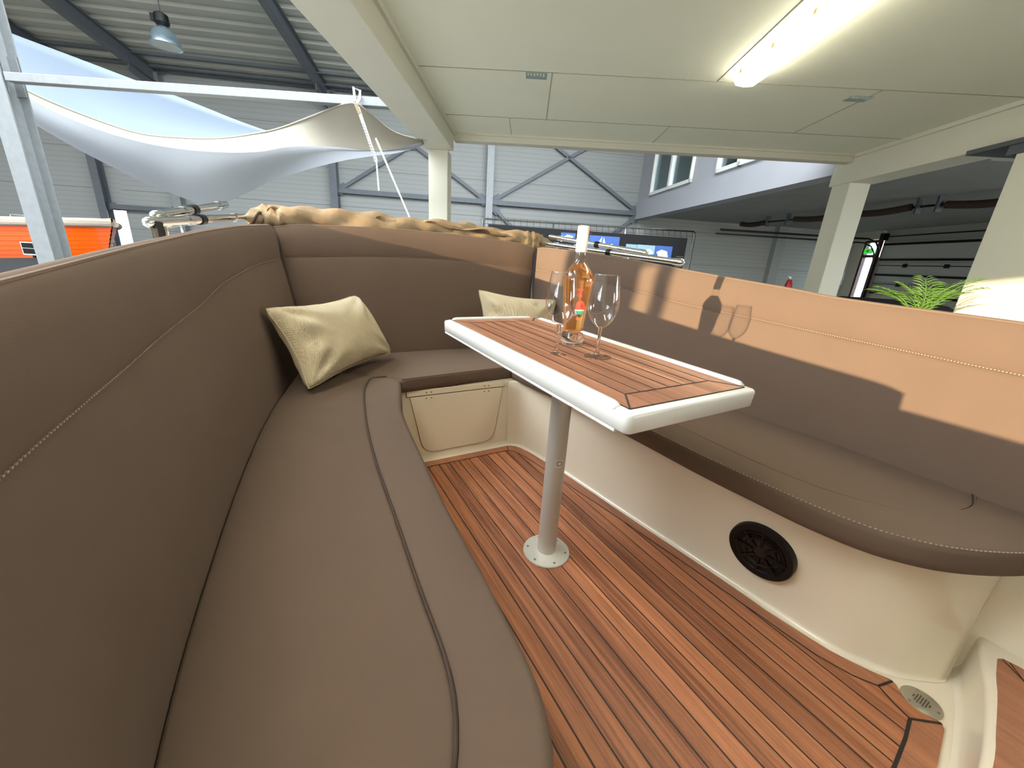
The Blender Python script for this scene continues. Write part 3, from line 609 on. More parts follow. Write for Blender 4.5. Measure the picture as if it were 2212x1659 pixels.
# palm on a plinth beside the boat
t = empty('potted_palm', (3.12, 3.22, GZ)); tag(t, 'green feathery palm in a pot behind the right backrest', 'plant')
GREEN = vary(mat('palm_green', (84, 124, 44), .5), 20, .3); GREEN2 = mat('palm_stem', (120, 150, 60), .6)
MB().lathe([(0, 0), (.28, 0), (.3, .05), (.2, .1), (.18, 1.12), (.24, 1.2), (0, 1.2)], 24).build('plinth', WHITEP, t)
MB().lathe([(0, 1.2), (.11, 1.2), (.15, 1.42), (.16, 1.44), (.135, 1.43), (0, 1.41)], 24).build('pot', mat('dark_green_pot', (46, 66, 50), .5), t)
t.scale = (1, 1, 1.045)
rnd = random.Random(3)
for k in range(15):
    az = k * 2.4 + rnd.uniform(-.3, .3); el = rnd.uniform(.75, 1.35); ln = rnd.uniform(.30, .44)
    pts = []; p = Vector((rnd.uniform(-.03, .03), rnd.uniform(-.03, .03), 1.44)); d = Vector((math.cos(az) * math.cos(el) * .8, math.sin(az) * math.cos(el) * .8, math.sin(el) + .4)).normalized()
    for j in range(13): pts.append(p.copy()); p = p + d * ln / 12; d = (d + Vector((math.cos(az) * .05, math.sin(az) * .05, -.055 - .05 * j / 12))).normalized()
    mb = MB().tube(pts, [.005 * (1 - j / 14) + .0008 for j in range(13)], 5)
    for j in range(3, 13):
        for sgn in (-1, 1):
            dd = (pts[j] - pts[j - 1]).normalized(); side = dd.cross(Vector((0, 0, 1))).normalized() * sgn; l = .085 * math.sin(PI * (j - 1.5) / 13) + .035
            tip = pts[j] + (side * .75 + dd * .65 + Vector((0, 0, -.12))) * l; mid = pts[j].lerp(tip, .45) + Vector((0, 0, .01)); wv = dd * .004
            mb.add([pts[j] - wv * .5, mid - wv, tip, mid + wv, mid + Vector((0, 0, -.004))], [(0, 4, 3), (0, 1, 4), (1, 2, 4), (4, 2, 3)])
    mb.build('frond', GREEN, t, angle=80)
mb = MB()
for k in range(7): mb.tube([(.03 * math.cos(k), .03 * math.sin(k), 1.4), (.02 * math.cos(k * 2), .02 * math.sin(k * 2), 1.55)], .008, 6)
mb.build('stem', GREEN2, t)

# ================================================================== THE BOAT
def B3(v, u, z): return Vector((v, u, z))
VB = [(-1.4, .76), (-1.0, .80), (-.7, .815), (-.4, .825), (-.1, .812), (.2, .788), (.5, .75), (.75, .70), (.95, .655), (1.1, .622), (1.18, .60)]
ZT = [(-1.4, .82), (-.8, .832), (-.6, .84), (-.23, .857), (-.1, .872), (.14, .895), (.36, .918), (.6, .945), (.9, .974), (1.18, 1.0)]
ZTL = [(-1.4, .815), (-.8, .824), (-.6, .836), (-.26, .863), (-.1, .877), (.14, .899), (.36, .920), (.6, .945), (.9, .974), (1.18, 1.0)]
ZS = [(-1.4, .70), (-.66, .713), (-.3, .73), (0, .749), (.3, .768), (.55, .80), (.85, .835), (1.18, .857)]
KL = .17
def side_path(sg, u0, u1, n):
    base = spline([(sg * v, u, 0) for u, v in VB], 120); out = []
    pts = [p for p in base if u0 - 1e-6 <= p.y <= u1 + 1e-6]; pts = resample(pts, n); return pts
def normals(path, inside):
    ns = []
    for i in range(len(path)):
        t = path[min(i + 1, len(path) - 1)] - path[max(i - 1, 0)]; n = Vector((t.y, -t.x, 0)).normalized()
        if n.dot(path[i] - inside) < 0: n = -n
        ns.append(n)
    return ns
def backrest(name, path, zt, zs, label, dirfix=None):
    """padded backrest along a base path; zt/zs give the height of the top edge and of the stitched seam"""
    ns = normals(path, Vector((0, .2, 0)))
    if dirfix: ns = [dirfix(i, n) for i, n in enumerate(ns)]
    mid = path[len(path) // 2]; root = broot(name, (mid.x, mid.y, .38), label, 'backrest'); base = (mid.x, mid.y, .38)
    T = .055; rows = []; seam = []; pipe = []; seam2 = []; N_ = len(path)
    for i, (p, n) in enumerate(zip(path, ns)):
        a = zt[i]; s = zs[i]; e = 0
        edge = min(i, N_ - 1 - i)                       # round the ends in
        inn = .016 if edge == 0 else (.005 if edge == 1 else (.001 if edge == 2 else 0))
        prof = []
        def F(z, off=0): q_ = p + n * (KL * (z - .41) + off + inn); return Vector((q_.x, q_.y, z))
        zz = [.365, .375, .41]
        m_ = [.41 + (s - .41) * k / 8 for k in range(1, 8)]; zz += m_
        for z in zz: prof.append(F(z, -.012 * math.sin(PI * (z - .365) / (s - .365)) + (.01 if z == .365 else 0)))
        for dz, of in ((-.012, -.001), (-.004, .0015), (0, .005), (.004, .0015), (.012, -.001)): prof.append(F(s + dz, of))
        for k in range(1, 6): z = s + .012 + (a - .03 - s) * k / 6; prof.append(F(z, -.006 * math.sin(PI * k / 6) - .001))
        tt = a - inn * .6
        prof += [F(tt - .02, .001), F(tt - .01, .004), F(tt - .003, .010), F(tt - .001, .018), F(tt - .006, T - .022), F(tt - .016, T - .010), F(tt - .026, T - .002), F(tt - .05, T), F(.6, T), F(.365, T)]
        rows.append(prof); seam.append(F(s + .003, .001)); seam2.append(F(s - .006, -.001)); pipe.append(F(tt - .006, .009)); 
    mb = MB().grid(rows, cyc=True); n = len(rows[0]); mb.add(rows[0], [tuple(range(n))]); mb.add(rows[-1], [tuple(range(n))])
    mb.build('padding', FAB, root, angle=60, base=base)
    MB().tube(pipe, .0032, 6).build('piping', FABP, root, base=base)
    # stitches: short dashes along the seam
    fine = resample(seam, int(len(seam) * 4)); mb = MB()
    tot = sum((seam[i + 1] - seam[i]).length for i in range(len(seam) - 1)); cnt = int(tot / .0066); fine = resample(seam, cnt * 2)
    for i in range(0, len(fine) - 1, 2): mb.beam(fine[i], fine[i + 1].lerp(fine[i], .1), .0019, .0019)
    mb.build('stitching', STITCH, root, smooth=False, base=base)
    root_pipe = [F_ for F_ in pipe]
    back = [r[-5] for r in rows]; MB().tube(back, .003, 6).build('rear_piping', STITCH, root, base=base)
    return root
def ends(v, a, b, n): return None
nS = 60
def sfix(sg, path):
    def f(i, n):
        t_ = max(0, min(1, (path[i].y - .80) / .38)); t_ = t_ * t_ * (3 - 2 * t_); return n * (1 - t_) + Vector((sg * .72, 1, 0)) * t_
    return f
pL = side_path(-1, -.80, 1.178, nS); backrest('backrest_cushion', pL, [sinterp(ZTL, p.y) for p in pL], [sinterp(ZS, p.y) - .014 * max(0, min(1, (.5 - p.y) / .6)) for p in pL], 'long curved brown backrest cushion along the left side of the cockpit', sfix(-1, pL))
pR = side_path(1, -1.3, 1.178, nS + 10); backrest('backrest_cushion', pR, [sinterp(ZT, p.y) for p in pR], [sinterp(ZS, p.y) for p in pR], 'long brown backrest cushion along the right side, its top catching warm sunlight', sfix(1, pR))
pC = spline([(-.595, 1.185, 0), (-.45, 1.197, 0), (-.2, 1.203, 0), (0, 1.205, 0), (.2, 1.203, 0), (.45, 1.197, 0), (.595, 1.185, 0)], 34)
def cz(v, a, m): return a + (m - a) * (1 - (abs(v) / .6) ** 2.2)
def cfix(i, n):
    v = pC[i].x; return Vector((.75 * v / .6 if abs(v) > .0 else 0, 1, 0)) * (1 if True else 1) if False else Vector((math.copysign(max(0, abs(v) - .3) / .3, v) * .75, 1, 0)).normalized() * math.sqrt(1 + (max(0, abs(v) - .3) / .3 * .75) ** 2)
backrest('backrest_cushion', pC, [cz(p.x, 1.0, 1.028) for p in pC], [cz(p.x, .857, .89) for p in pC], 'short brown centre backrest cushion across the stern behind the table', cfix)

# ---- seat cushions
def slab(name, back, front, ztop, zbot, m, parent, base, crown=.006, rr=.014, nose=.022, smp=10):
    """cushion lofted between a back curve and a front curve (same number of points), rounded rim"""
    rows = []; n = len(back)
    for i in range(n):
        b = back[i]; f = front[i]; d = (f - b); L_ = d.length; d = d / max(L_, 1e-6); edge = min(i, n - 1 - i)
        dz = .012 if edge == 0 else (.004 if edge == 1 else 0); r = []
        def P(s, z): q_ = b + d * s; return Vector((q_.x, q_.y, z))
        r += [P(0, zbot), P(0, ztop - rr - dz), P(rr * .3, ztop - rr * .3 - dz), P(rr, ztop - dz)]
        for k in range(1, smp): f_ = k / smp; r.append(P(rr + (L_ - rr - nose) * f_, ztop - dz + crown * math.sin(PI * f_)))
        for a in range(0, 7): an = a / 6 * PI / 2; r.append(P(L_ - nose + nose * math.sin(an), ztop - dz - nose + nose * math.cos(an)))
        r += [P(L_ + .001, (ztop - nose + zbot) / 2), P(L_ - .004, zbot + .006), P(L_ - .012, zbot)]
        rows.append(r)
    mb = MB().grid(rows, cyc=True); k = len(rows[0]); mb.add(rows[0], [tuple(range(k))]); mb.add(rows[-1], [tuple(range(k))])
    return mb.build(name, m, parent, angle=60, base=base)
def Z0(pts): return [Vector((v, u, 0)) for u, v in pts]
def sp2(pts, n): return spline([(v, u, 0) for u, v in pts], n)
OUT = [(.722, -.285), (.536, -.327), (.349, -.366), (.014, -.395), (-.194, -.409), (-.361, -.415), (-.489, -.422), (-.552, -.427), (-.60, -.439), (-.644, -.461), (-.72, -.52), (-.78, -.61), (-.82, -.72)]
GRO = [(.800, -.352), (.765, -.395), (.702, -.422), (.577, -.453), (.3, -.49), (.062, -.508), (-.161, -.515), (-.358, -.522), (-.472, -.524), (-.53, -.530), (-.57, -.543), (-.61, -.562), (-.66, -.60), (-.70, -.655), (-.73, -.72)]
base = (-.6, 0, .345); root = broot('seat_cushion', base, 'long brown seat cushion on the left with raised rounded front bolster', 'seat cushion')
bk = sp2([(1.0, -.64), (.75, -.695), (.5, -.745), (.2, -.783), (-.1, -.807), (-.4, -.82), (-.7, -.81), (-.9, -.80)], 50)
ft = sp2([(.80, -.352)] + [(u, v) for u, v in GRO[1:-1]] + [(-.76, -.70)], 50)
slab('seat_panel', bk, ft, .41, .345, FAB, root, base, crown=.008, rr=.006, nose=.006)
fo = sp2(OUT[:-1], 50); gi = sp2([(.765, -.335)] + GRO[1:-1], 50)
o = slab('front_bolster', [g.lerp(f, -.01) for g, f in zip(gi, fo)], fo, .416, .345, FAB, root, base, crown=.004, rr=.014, nose=.024)
# rounded far end of the bolster
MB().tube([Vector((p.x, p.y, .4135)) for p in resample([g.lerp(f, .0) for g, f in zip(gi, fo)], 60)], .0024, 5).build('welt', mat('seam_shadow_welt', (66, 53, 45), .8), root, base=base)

base = (0, .95, .345); root = broot('seat_cushion', base, 'short brown seat cushion across the stern above the cream locker', 'seat cushion')
bk = resample([Vector(p) for p in ((-.638, 1.01, 0), (-.612, 1.11, 0), (-.585, 1.17, 0), (-.45, 1.185, 0), (0, 1.195, 0), (.45, 1.185, 0), (.585, 1.17, 0), (.612, 1.11, 0), (.638, 1.01, 0))], 41)
ft = [Vector((-.283 + .548 * i / 40, .718 + .045 * i / 40, 0)) for i in range(41)]
slab('seat_pad', bk, ft, .41, .347, FAB, root, base, crown=.004, rr=.006, nose=.010)
MB().tube([Vector((p.x, p.y + .004, .4095)) for p in ft], .002, 5).build('front_seam', FABP, root, base=base)

RF_ = [(.755, .262), (.58, .282), (.4, .298), (.05, .318), (-.24, .324), (-.4, .337), (-.52, .350), (-.62, .378), (-.69, .425), (-.735, .475), (-.778, .545), (-.812, .62), (-.838, .70), (-.86, .77)]
base = (.6, 0, .345); root = broot('seat_cushion', base, 'long brown seat cushion on the right above the black loudspeaker', 'seat cushion')
fo = sp2(RF_, 70)
bk = sp2([(1.0, .64), (.75, .695), (.5, .745), (.2, .783), (-.1, .807), (-.4, .82), (-.6, .815), (-.8, .808), (-.90, .804)], 70)
slab('seat_pad', bk, fo, .41, .345, FAB, root, base, crown=.006, rr=.006, nose=.016, smp=14)
GR = [(-.05, .436), (-.096, .437), (-.321, .435), (-.484, .455), (-.594, .51), (-.66, .59), (-.69, .66), (-.692, .73), (-.68, .80)]
MB().tube([Vector((p.x, p.y, .4126)) for p in sp2(GR, 60)], .0026, 8).build('crease_ridge', FAB, root, base=base)
MB().tube([Vector((p.x, p.y, .4148)) for p in sp2([(-.685, .665), (-.690, .70), (-.688, .74), (-.675, .80)], 16)], .0018, 6).build('dark_welt', mat('dark_welt', (52, 40, 34), .8), root, base=base)
ins = [Vector((p.x + .0075, p.y, .4095)) for p in fo]
fine = resample(ins, 420); mb = MB()
for i in range(0, 419, 2): mb.beam(fine[i], fine[i + 1], .0018, .0018)
mb.build('stitching', STITCH, root, smooth=False, base=base)

# ---- cockpit moulding, deck and fittings : one thing
root = broot('motor_sloop', (0, 0, 0), 'open motor sloop cockpit with cream moulded liner and teak floor', 'boat')
# white floor pan under the teak
def poly(name, pts, z, m, parent, th=.004):
    n = len(pts); v = [Vector((p.x, p.y, z)) for p in pts] + [Vector((p.x, p.y, z - th)) for p in pts]
    mb = MB().add(v, [tuple(range(n)), tuple(range(2 * n - 1, n - 1, -1))] + [(i, i + n, (i + 1) % n + n, (i + 1) % n) for i in range(n)])
    o = mk(name, mb.v, mb.f, m, parent, False); return o
RFOOT = [(.735, .235), (.722, .262), (.690, .292), (.60, .318), (.504, .335), (.381, .357), (.05, .392), (-.25, .427), (-.41, .447), (-.60, .471), (-.66, .497), (-.715, .535), (-.75, .58), (-.785, .64), (-.80, .71), (-1.5, .73)]
RTOP = [(.735, .22), (.70, .28), (.65, .30), (.58, .32), (.48, .345), (.381, .352), (.05, .37), (-.2, .376), (-.375, .388), (-.48, .402), (-.59, .435), (-.67, .48), (-.73, .56), (-.78, .68), (-.82, .78), (-1.5, .80)]
LFOOT = [(.735, -.30), (.6, -.37), (.3, -.40), (0, -.43), (-.3, -.45), (-.6, -.47), (-1.5, -.50)]
LTOP = [(.735, -.30), (.6, -.35), (.3, -.40), (0, -.43), (-.3, -.45), (-.6, -.48), (-.75, -.62), (-1.5, -.70)]
rf = sp2(RFOOT, 90); rt = sp2(RTOP, 90); lf = sp2(LFOOT, 40); lt = sp2(LTOP, 40)
poly('floor_pan', [Vector((-.52, .76, 0)), Vector((.9, .76, 0)), Vector((.9, -.86, 0)), Vector((-.52, -.86, 0))], -.003, GEL, root, .02)
def liner(foot, top, sgn):
    rows = []
    for a, b in zip(foot, top):
        # fillet at the foot then a flat rise; foot point is the inner start of the fillet
        r = [Vector((a.x - sgn * .0, a.y, -.002))]
        for k in range(1, 6): an = k / 5 * PI / 2; r.append(Vector((a.x + sgn * .014 * math.sin(an), a.y, -.002 + .014 * (1 - math.cos(an)))))
        for k in range(1, 9): f = k / 8; r.append(Vector((a.x + sgn * .014 + (b.x - a.x) * f, a.y + (b.y - a.y) * f, .012 + (.338 - .012) * f)))
        w = .35; r += [Vector((b.x + sgn * .022, b.y, .345)), Vector((b.x + sgn * .3, b.y, .345))]
        rows.append(r)
    return MB().grid(rows)
mbl = liner(rf, rt, 1)
# continuous turn of the right liner into the stern locker face
mbl.build('side_liner', GEL, root, angle=70)
liner(lf, lt, -1).build('side_liner', GEL, root, angle=70)
# stern locker face, leaning back a touch
rows = []
for k in range(0, 25):
    x = -.42 + k * (.72 / 24); rows.append([Vector((x, .722, -.002)), Vector((x, .727, .0)), Vector((x, .734, .008)), Vector((x, .737, .03)), Vector((x, .737, .33)), Vector((x, .745, .347)), Vector((x, 1.1, .347))])
MB().grid(rows).build('stern_locker_face', GEL, root, angle=60)
# locker door with rounded lower corners, a hinge strip above, dark gap round it
def rpoly(c, rad, n=6):
    out = []; m = len(c)
    for i in range(m):
        p = Vector(c[i]); a = (Vector(c[i - 1]) - p); b = (Vector(c[(i + 1) % m]) - p); r = rad[i]
        if r == 0: out.append(p); continue
        A = p + a.normalized() * r; B = p + b.normalized() * r
        for k in range(n + 1): t = k / n; out.append(A * (1 - t) ** 2 + p * 2 * t * (1 - t) + B * t * t)
    return out
def facepl(name, pts, y, m, th, par, bv=0):
    n = len(pts); v = [Vector((p.x, y, p.y)) for p in pts] + [Vector((p.x, y + th, p.y)) for p in pts]
    o = mk(name, v, [tuple(range(n)), tuple(range(2 * n - 1, n - 1, -1))] + [(i, i + n, (i + 1) % n + n, (i + 1) % n) for i in range(n)], m, par, False)
    if bv: bev(o, bv, 2)
    return o
DO = rpoly([(-.246, .318), (.205, .318), (.166, .040), (-.188, .040)], [0, 0, .07, .06])
GAPM = mat('shadow_gap', (120, 102, 76), .8)
facepl('door_gap', rpoly([(-.2485, .3225), (.2075, .3225), (.1682, .0378), (-.1902, .0378)], [0, 0, .073, .063]), .7362, GAPM, .0008, root)
dr = facepl('locker_door', DO, .733, GEL, .004, root, .0015)
facepl('strip_gap', rpoly([(-.262, .3495), (.217, .3495), (.217, .3195), (-.262, .3195)], [0, 0, 0, 0]), .7360, GAPM, .0008, root)
hs = facepl('hinge_strip', rpoly([(-.26, .348), (.215, .348), (.215, .3225), (-.26, .3225)], [0, 0, .004, .004]), .732, GEL, .0045, root, .001)
for par, zz in ((hs, .334), (dr, .307)):
    for x in (-.174, -.151, .107, .130):
        o = MB().lathe([(0, 0), (.0035, 0), (.003, .0012), (0, .0016)], 10, M=Matrix.Translation((x, .7335 if par is dr else .7325, zz)) @ Matrix.Rotation(PI / 2, 4, 'X')).build('screw', mat('bronze_screw', (120, 104, 80), .4, .6) if 'bronze_screw' not in bpy.data.materials else bpy.data.materials['bronze_screw'], par)
# teak deck
TE = [(.717, -.42), (.717, .0), (.717, .235), (.712, .258), (.695, .278), (.667, .294), (.6, .312), (.504, .328), (.381, .35), (.05, .385), (-.25, .42), (-.41, .437), (-.464, .440), (-.602, .462), (-.664, .486), (-.701, .505), (-.718, .516), (-.73, .512), (-.738, .502), (-.748, .492), (-.77, .486), (-.787, .486), (-.803, .494), (-.812, .495), (-.819, .483), (-.822, .462), (-.835, .372), (-.845, .2), (-.85, -.1), (-.85, -.46), (-.3, -.44), (.2, -.41)]
poly('teak_floor', Z0(TE), .003, TEAKF, root, .005)
deck = [o for o in bpy.data.objects if o.name == 'teak_floor'][0]
def ribbon(mb, pts, w, z):
    pts = [Vector((p.x, p.y, 0)) for p in pts]; rows = []
    for i, p in enumerate(pts):
        t = (pts[min(i + 1, len(pts) - 1)] - pts[max(i - 1, 0)]).normalized(); n = Vector((-t.y, t.x, 0)); rows.append([p + n * w / 2 + Vector((0, 0, z)), p - n * w / 2 + Vector((0, 0, z))])
    return mb.grid(rows)
INR = [(.670, .222), (.655, .243), (.596, .262), (.45, .287), (.324, .305), (.05, .345), (-.273, .385), (-.45, .402), (-.60, .418), (-.67, .440), (-.711, .467), (-.745, .450), (-.775, .441), (-.785, .38), (-.794, .293), (-.80, .15), (-.803, -.44)]
inr = Z0(INR)
# margin boards as their own inlay strips
def strip(a, b, z): # between two polylines
    n = 40; A = resample(a, n); B = resample(b, n); return MB().grid([[Vector((p.x, p.y, z)), Vector((q_.x, q_.y, z))] for p, q_ in zip(A, B)])
strip(Z0(INR[:11]), Z0(TE[2:17]), .0034).build('margin_board', TEAKM, root, smooth=False)
strip(Z0([(.67, -.42), (.67, .222)]), Z0([(.717, -.42), (.717, .235)]), .0034).build('margin_board', TEAKM, root, smooth=False)
strip(Z0(INR[12:]), Z0([(-.812, .495), (-.819, .483), (-.822, .462), (-.835, .372), (-.845, .2), (-.85, -.1), (-.85, -.44)]), .0034).build('margin_board', TEAKM, root, smooth=False)
mb = MB(); ribbon(mb, resample(Z0(INR[:11]), 60), .0035, .0042); ribbon(mb, Z0(INR[10:13]), .004, .0042); ribbon(mb, Z0(INR[12:]), .0065, .0042)
ribbon(mb, Z0([(.67, -.42), (.67, .222)]), .0035, .0042); ribbon(mb, Z0([(.67, .222), (.717, .240)]), .003, .0042)
ribbon(mb, Z0([(-.711, .467), (-.722, .514)]), .005, .0042); ribbon(mb, Z0([(-.775, .441), (-.812, .493)]), .0055, .0042)
def vin(u): # inner field limit on the right at station u
    t = sorted([(a, b) for a, b in INR[:11]]); return interp(t, u)
for k in range(-9, 10):
    v = .007 + .049 * k; us = []
    u = .67
    while u > -.80:
        lim = vin(u) if u > -.711 else (.467 - .026 * (-.711 - u) / .064 if u > -.775 else (.441 - (v < .44) * 0))
        if v < lim - .001 and (u > -.775 or v < .441 - 0): us.append(u)
        u -= .004
    if v > .30 and us: us = [x for x in us if True]
    if len(us) > 22:
        ue = max(us[-1], -.80 + max(0, (v - .15)) * .07); ribbon(mb, [Vector((v, us[0], 0)), Vector((v, ue, 0))], .0032, .0041)
mb.build('caulk_lines', CAULK, root, smooth=False)
# forward step: riser, cream rim, raised teak panel
RIM = [(-.55, -.892), (0, -.886), (.35, -.872), (.56, -.838), (.66, -.810), (.712, -.797), (.76, -.785)]
rows = []
for i in range(41):
    v = .74 - 1.25 * i / 40; u = sinterp(RIM, v)
    rows.append([Vector((v, u + .020, -.002)), Vector((v, u + .013, .001)), Vector((v, u + .007, .010)), Vector((v, u + .002, .088)), Vector((v, u - .001, .097)), Vector((v, u - .007, .10)), Vector((v, -1.5, .10))])
MB().grid(rows).build('forward_step', GEL, root, angle=60)
edge = spline([(.684, -.829, 0), (.62, -.839, 0), (.56, -.852, 0), (.455, -.869, 0), (.35, -.884, 0), (.1, -.897, 0), (-.4, -.903, 0)], 40)
poly('step_teak', edge + Z0([(-1.45, -.40), (-1.45, .66), (-.93, .69), (-.86, .70), (-.835, .695)]), .1035, TEAKM, root, .005)
mb = MB(); ribbon(mb, Z0([(-.845, .693), (-.872, .655), (-1.4, .61)]), .003, .1042); ribbon(mb, Z0([(-.835, .69), (-.872, .655)]), .003, .1042); mb.build('caulk_lines', CAULK, root, smooth=False)
# loudspeaker on the right liner
sc_ = Vector((.4225, -.418, .174)); zax = Vector((-1, -.12, -.17)).normalized()
MS = Matrix.Translation(sc_) @ zax.to_track_quat('Z', 'Y').to_matrix().to_4x4()
sp_ = MB().lathe([(.0, .000), (.055, .000), (.062, .003), (.070, .007), (.082, .006), (.0845, .002), (.0845, -.02), (0, -.02)], 48, M=MS).build('loudspeaker', BLACK, root)
MB().lathe([(0, .003), (.014, .005), (.018, .003), (.022, .001), (.05, .0012)], 32, M=MS).build('speaker_cone', mat('black_cone', (24, 22, 22), .25), sp_)
for k in range(8):
    a = k * PI / 4; MB().beam((.016 * math.cos(a), .016 * math.sin(a), .005), (.068 * math.cos(a), .068 * math.sin(a), .006), .006, .003, (0, 0, 1)).build('grille_bar', BLACK, sp_).matrix_basis = MS
for r in (.042, .062):
    MB().tube([(r * math.cos(k * PI / 18), r * math.sin(k * PI / 18), .006) for k in range(37)], .0018, 6, False).build('grille_ring', BLACK, sp_).matrix_basis = MS
# deck drain
dc = Vector((.517, -.773, .0))
dr_ = MB().lathe([(0, .004), (.033, .004), (.036, .002), (.036, -.004)], 40, c=dc).build('deck_drain', mat('drain_steel', (176, 172, 156), .35, .7), root)
mb = MB(); 
for i in range(-3, 4):
    for j in range(-3, 4):
        x = i * .0052 + (j % 2) * .0026; y = j * .0046
        if x * x + y * y < .000235: mb.lathe([(0, .0003), (.0015, .0003), (.0015, 0)], 8, c=dc + Vector((x, y, .0042)))
mb.build('drain_holes', BLACKM, dr_, smooth=False)
for a in (.5, 2.6, 4.7): MB().lathe([(0, .0008), (.0028, .0006), (.003, 0)], 10, c=dc + Vector((.028 * math.cos(a), .028 * math.sin(a), .004))).build('drain_screw', STEEL, dr_)
# gunwale and outer hull
GCO = mat('hull_sand_gelcoat', (206, 196, 178), .3, coat=.3)
def hullside(sg):
    pth = side_path(sg, -1.38, 1.17, 50); ns = normals(pth, Vector((0, .2, 0))); rows = []
    for p, n in zip(pth, ns):
        z = interp(ZT, p.y) - .055; o_ = lambda d, zz: Vector((p.x + n.x * d, p.y + n.y * d, zz))
        rows.append([o_(.10, .345), o_(.165, .42), o_(.175, z - .06), o_(.175, z - .01), o_(.185, z), o_(.27, z), o_(.29, z - .02), o_(.28, z - .1), o_(.2, .2), o_(.0, -.3), o_(-.45, -.62)])
    return rows
for sg in (-1, 1): MB().grid(hullside(sg)).build('hull_side', GCO, root, angle=40)
rows = []
for k in range(31):
    v = -.72 + 1.44 * k / 30; y = 1.40 + .06 * (1 - (v / .72) ** 2)
    rows.append([Vector((v, y - .12, .345)), Vector((v, y - .02, .9)), Vector((v, y, .95)), Vector((v, y + .12, .95)), Vector((v, y + .14, .9)), Vector((v, y + .05, .2)), Vector((v * .8, y - .3, -.3)), Vector((v * .3, y - .7, -.62))])
MB().grid(rows).build('transom', GCO, root, angle=40)
MB().box((-.3, -1.3, -.9), (.3, -1.1, -.4)).box((-.3, .7, -.9), (.3, .9, -.4)).box((-.08, -1.3, -.62), (.08, .9, -.5)).build('cradle', GALVD, root, smooth=False)

# ------------------------------------------------------------------ table
root = broot('cockpit_table', (0, 0, .003), 'teak-topped cockpit table with white rim on an aluminium pedestal', 'table')
MB().lathe([(0, 0), (.0755, 0), (.0765, .002), (.0745, .0055), (.04, .0075), (.0325, .010), (.0305, .0105), (0, .0105)], 48).build('base_plate', ALUP, root)
MB().lathe([(.0298, .010), (.0298, .655), (0, .655)], 40).build('pole', ALU, root)
bp_ = [o for o in bpy.data.objects if o.name == 'base_plate'][0]
for k in range(6):
    a = k * PI / 3 + .35; o = MB().lathe([(0, .0016), (.0035, .0014), (.0042, 0)], 12, c=(.062 * math.cos(a), .062 * math.sin(a), .0062)).build('screw', STEEL, bp_)
    MB().lathe([(0, .0003), (.0015, .0003), (.0015, 0)], 6, c=(.062 * math.cos(a), .062 * math.sin(a), .0077)).build('screw_socket', BLACKM, o) if False else None
# top, tilted and turned a touch
TT = empty('table_top', (0, 0, 0)); TT.parent = root; TT.location = (-.008, .006, .684)
TT.rotation_euler = (math.radians(1.45), 0, math.radians(1.0))
HW, HL = .190, .428
def rrect(hw, hl, r, n=5):
    c = []
    for sx, sy, a0 in ((1, 1, 0), (-1, 1, PI / 2), (-1, -1, PI), (1, -1, 3 * PI / 2)):
        for k in range(n + 1): a = a0 + PI / 2 * k / n; c.append(Vector((sx * (hw - r) + r * math.cos(a), sy * (hl - r) + r * math.sin(a), 0)))
    return c
def tray(profile, n=6):
    """profile: list of (inset, z, radius)"""
    rows = [[Vector((p.x, p.y, z)) for p in rrect(HW - i, HL - i, r, n)] for i, z, r in profile]; mb = MB().grid([r for r in rows], cyc=True)
    mb.add(rows[0], [tuple(range(len(rows[0])))]); mb.add(rows[-1], [tuple(range(len(rows[0])))]); return mb
tray([(.012, -.036, .008), (.005, -.036, .012), (.001, -.032, .014), (0, -.003, .014), (.0015, .001, .013), (.004, .003, .011), (.010, .0035, .008), (.03, .0035, .004)]).build('rim_tray', GELW, TT, angle=50)
# raised lips on the long sides and far end, cut away at the corners
def lip(p, q_):
    p = Vector(p); q_ = Vector(q_); d = (q_ - p).normalized(); n = Vector((d.y, -d.x, 0)); L_ = (q_ - p).length; rows = []
    for s, h in ((0, 0), (.003, .45), (.008, .85), (.016, 1), (L_ - .016, 1), (L_ - .008, .85), (L_ - .003, .45), (L_, 0)):
        c = p + d * s; rows.append([c + n * x + Vector((0, 0, .003 + z * h)) for x, z in ((-.0085, -.006), (-.0080, .005), (-.0055, .0085), (.0055, .0085), (.0080, .005), (.0085, -.006))])
    return MB().grid(rows).build('rim_lip', GELW, TT, angle=60)
lip((-HW + .0085, -HL + .035, 0), (-HW + .0085, HL - .03, 0)); lip((HW - .0085, -HL + .03, 0), (HW - .0085, HL - .035, 0)); lip((-HW + .03, HL - .0085, 0), (HW - .035, HL - .0085, 0))
MB().add([Vector(p) for p in [(-HW + .02, -HL + .02, -.002), (HW - .02, -HL + .02, -.002), (HW - .02, HL - .02, -.002), (-HW + .02, HL - .02, -.002), (-HW + .02, -HL + .02, .0055), (HW - .02, -HL + .02, .0055), (HW - .02, HL - .02, .0055), (-HW + .02, HL - .02, .0055)]],
        [(0, 3, 2, 1), (4, 5, 6, 7), (0, 1, 5, 4), (1, 2, 6, 5), (2, 3, 7, 6), (3, 0, 4, 7)]).build('teak_inlay', TEAKT, TT, smooth=False)
mb = MB(); x1, y1, x0, y0 = HW - .02, HL - .02, HW - .065, HL - .075
for sx in (-1, 1): ribbon(mb, [Vector((sx * x0, -y0, 0)), Vector((sx * x0, y0, 0))], .0030, .0062)
for sy in (-1, 1): ribbon(mb, [Vector((-x0, sy * y0, 0)), Vector((x0, sy * y0, 0))], .0036, .0062)
for sx in (-1, 1):
    for sy in (-1, 1): ribbon(mb, [Vector((sx * x0, sy * y0, 0)), Vector((sx * x1, sy * y1, 0))], .0036, .0064)
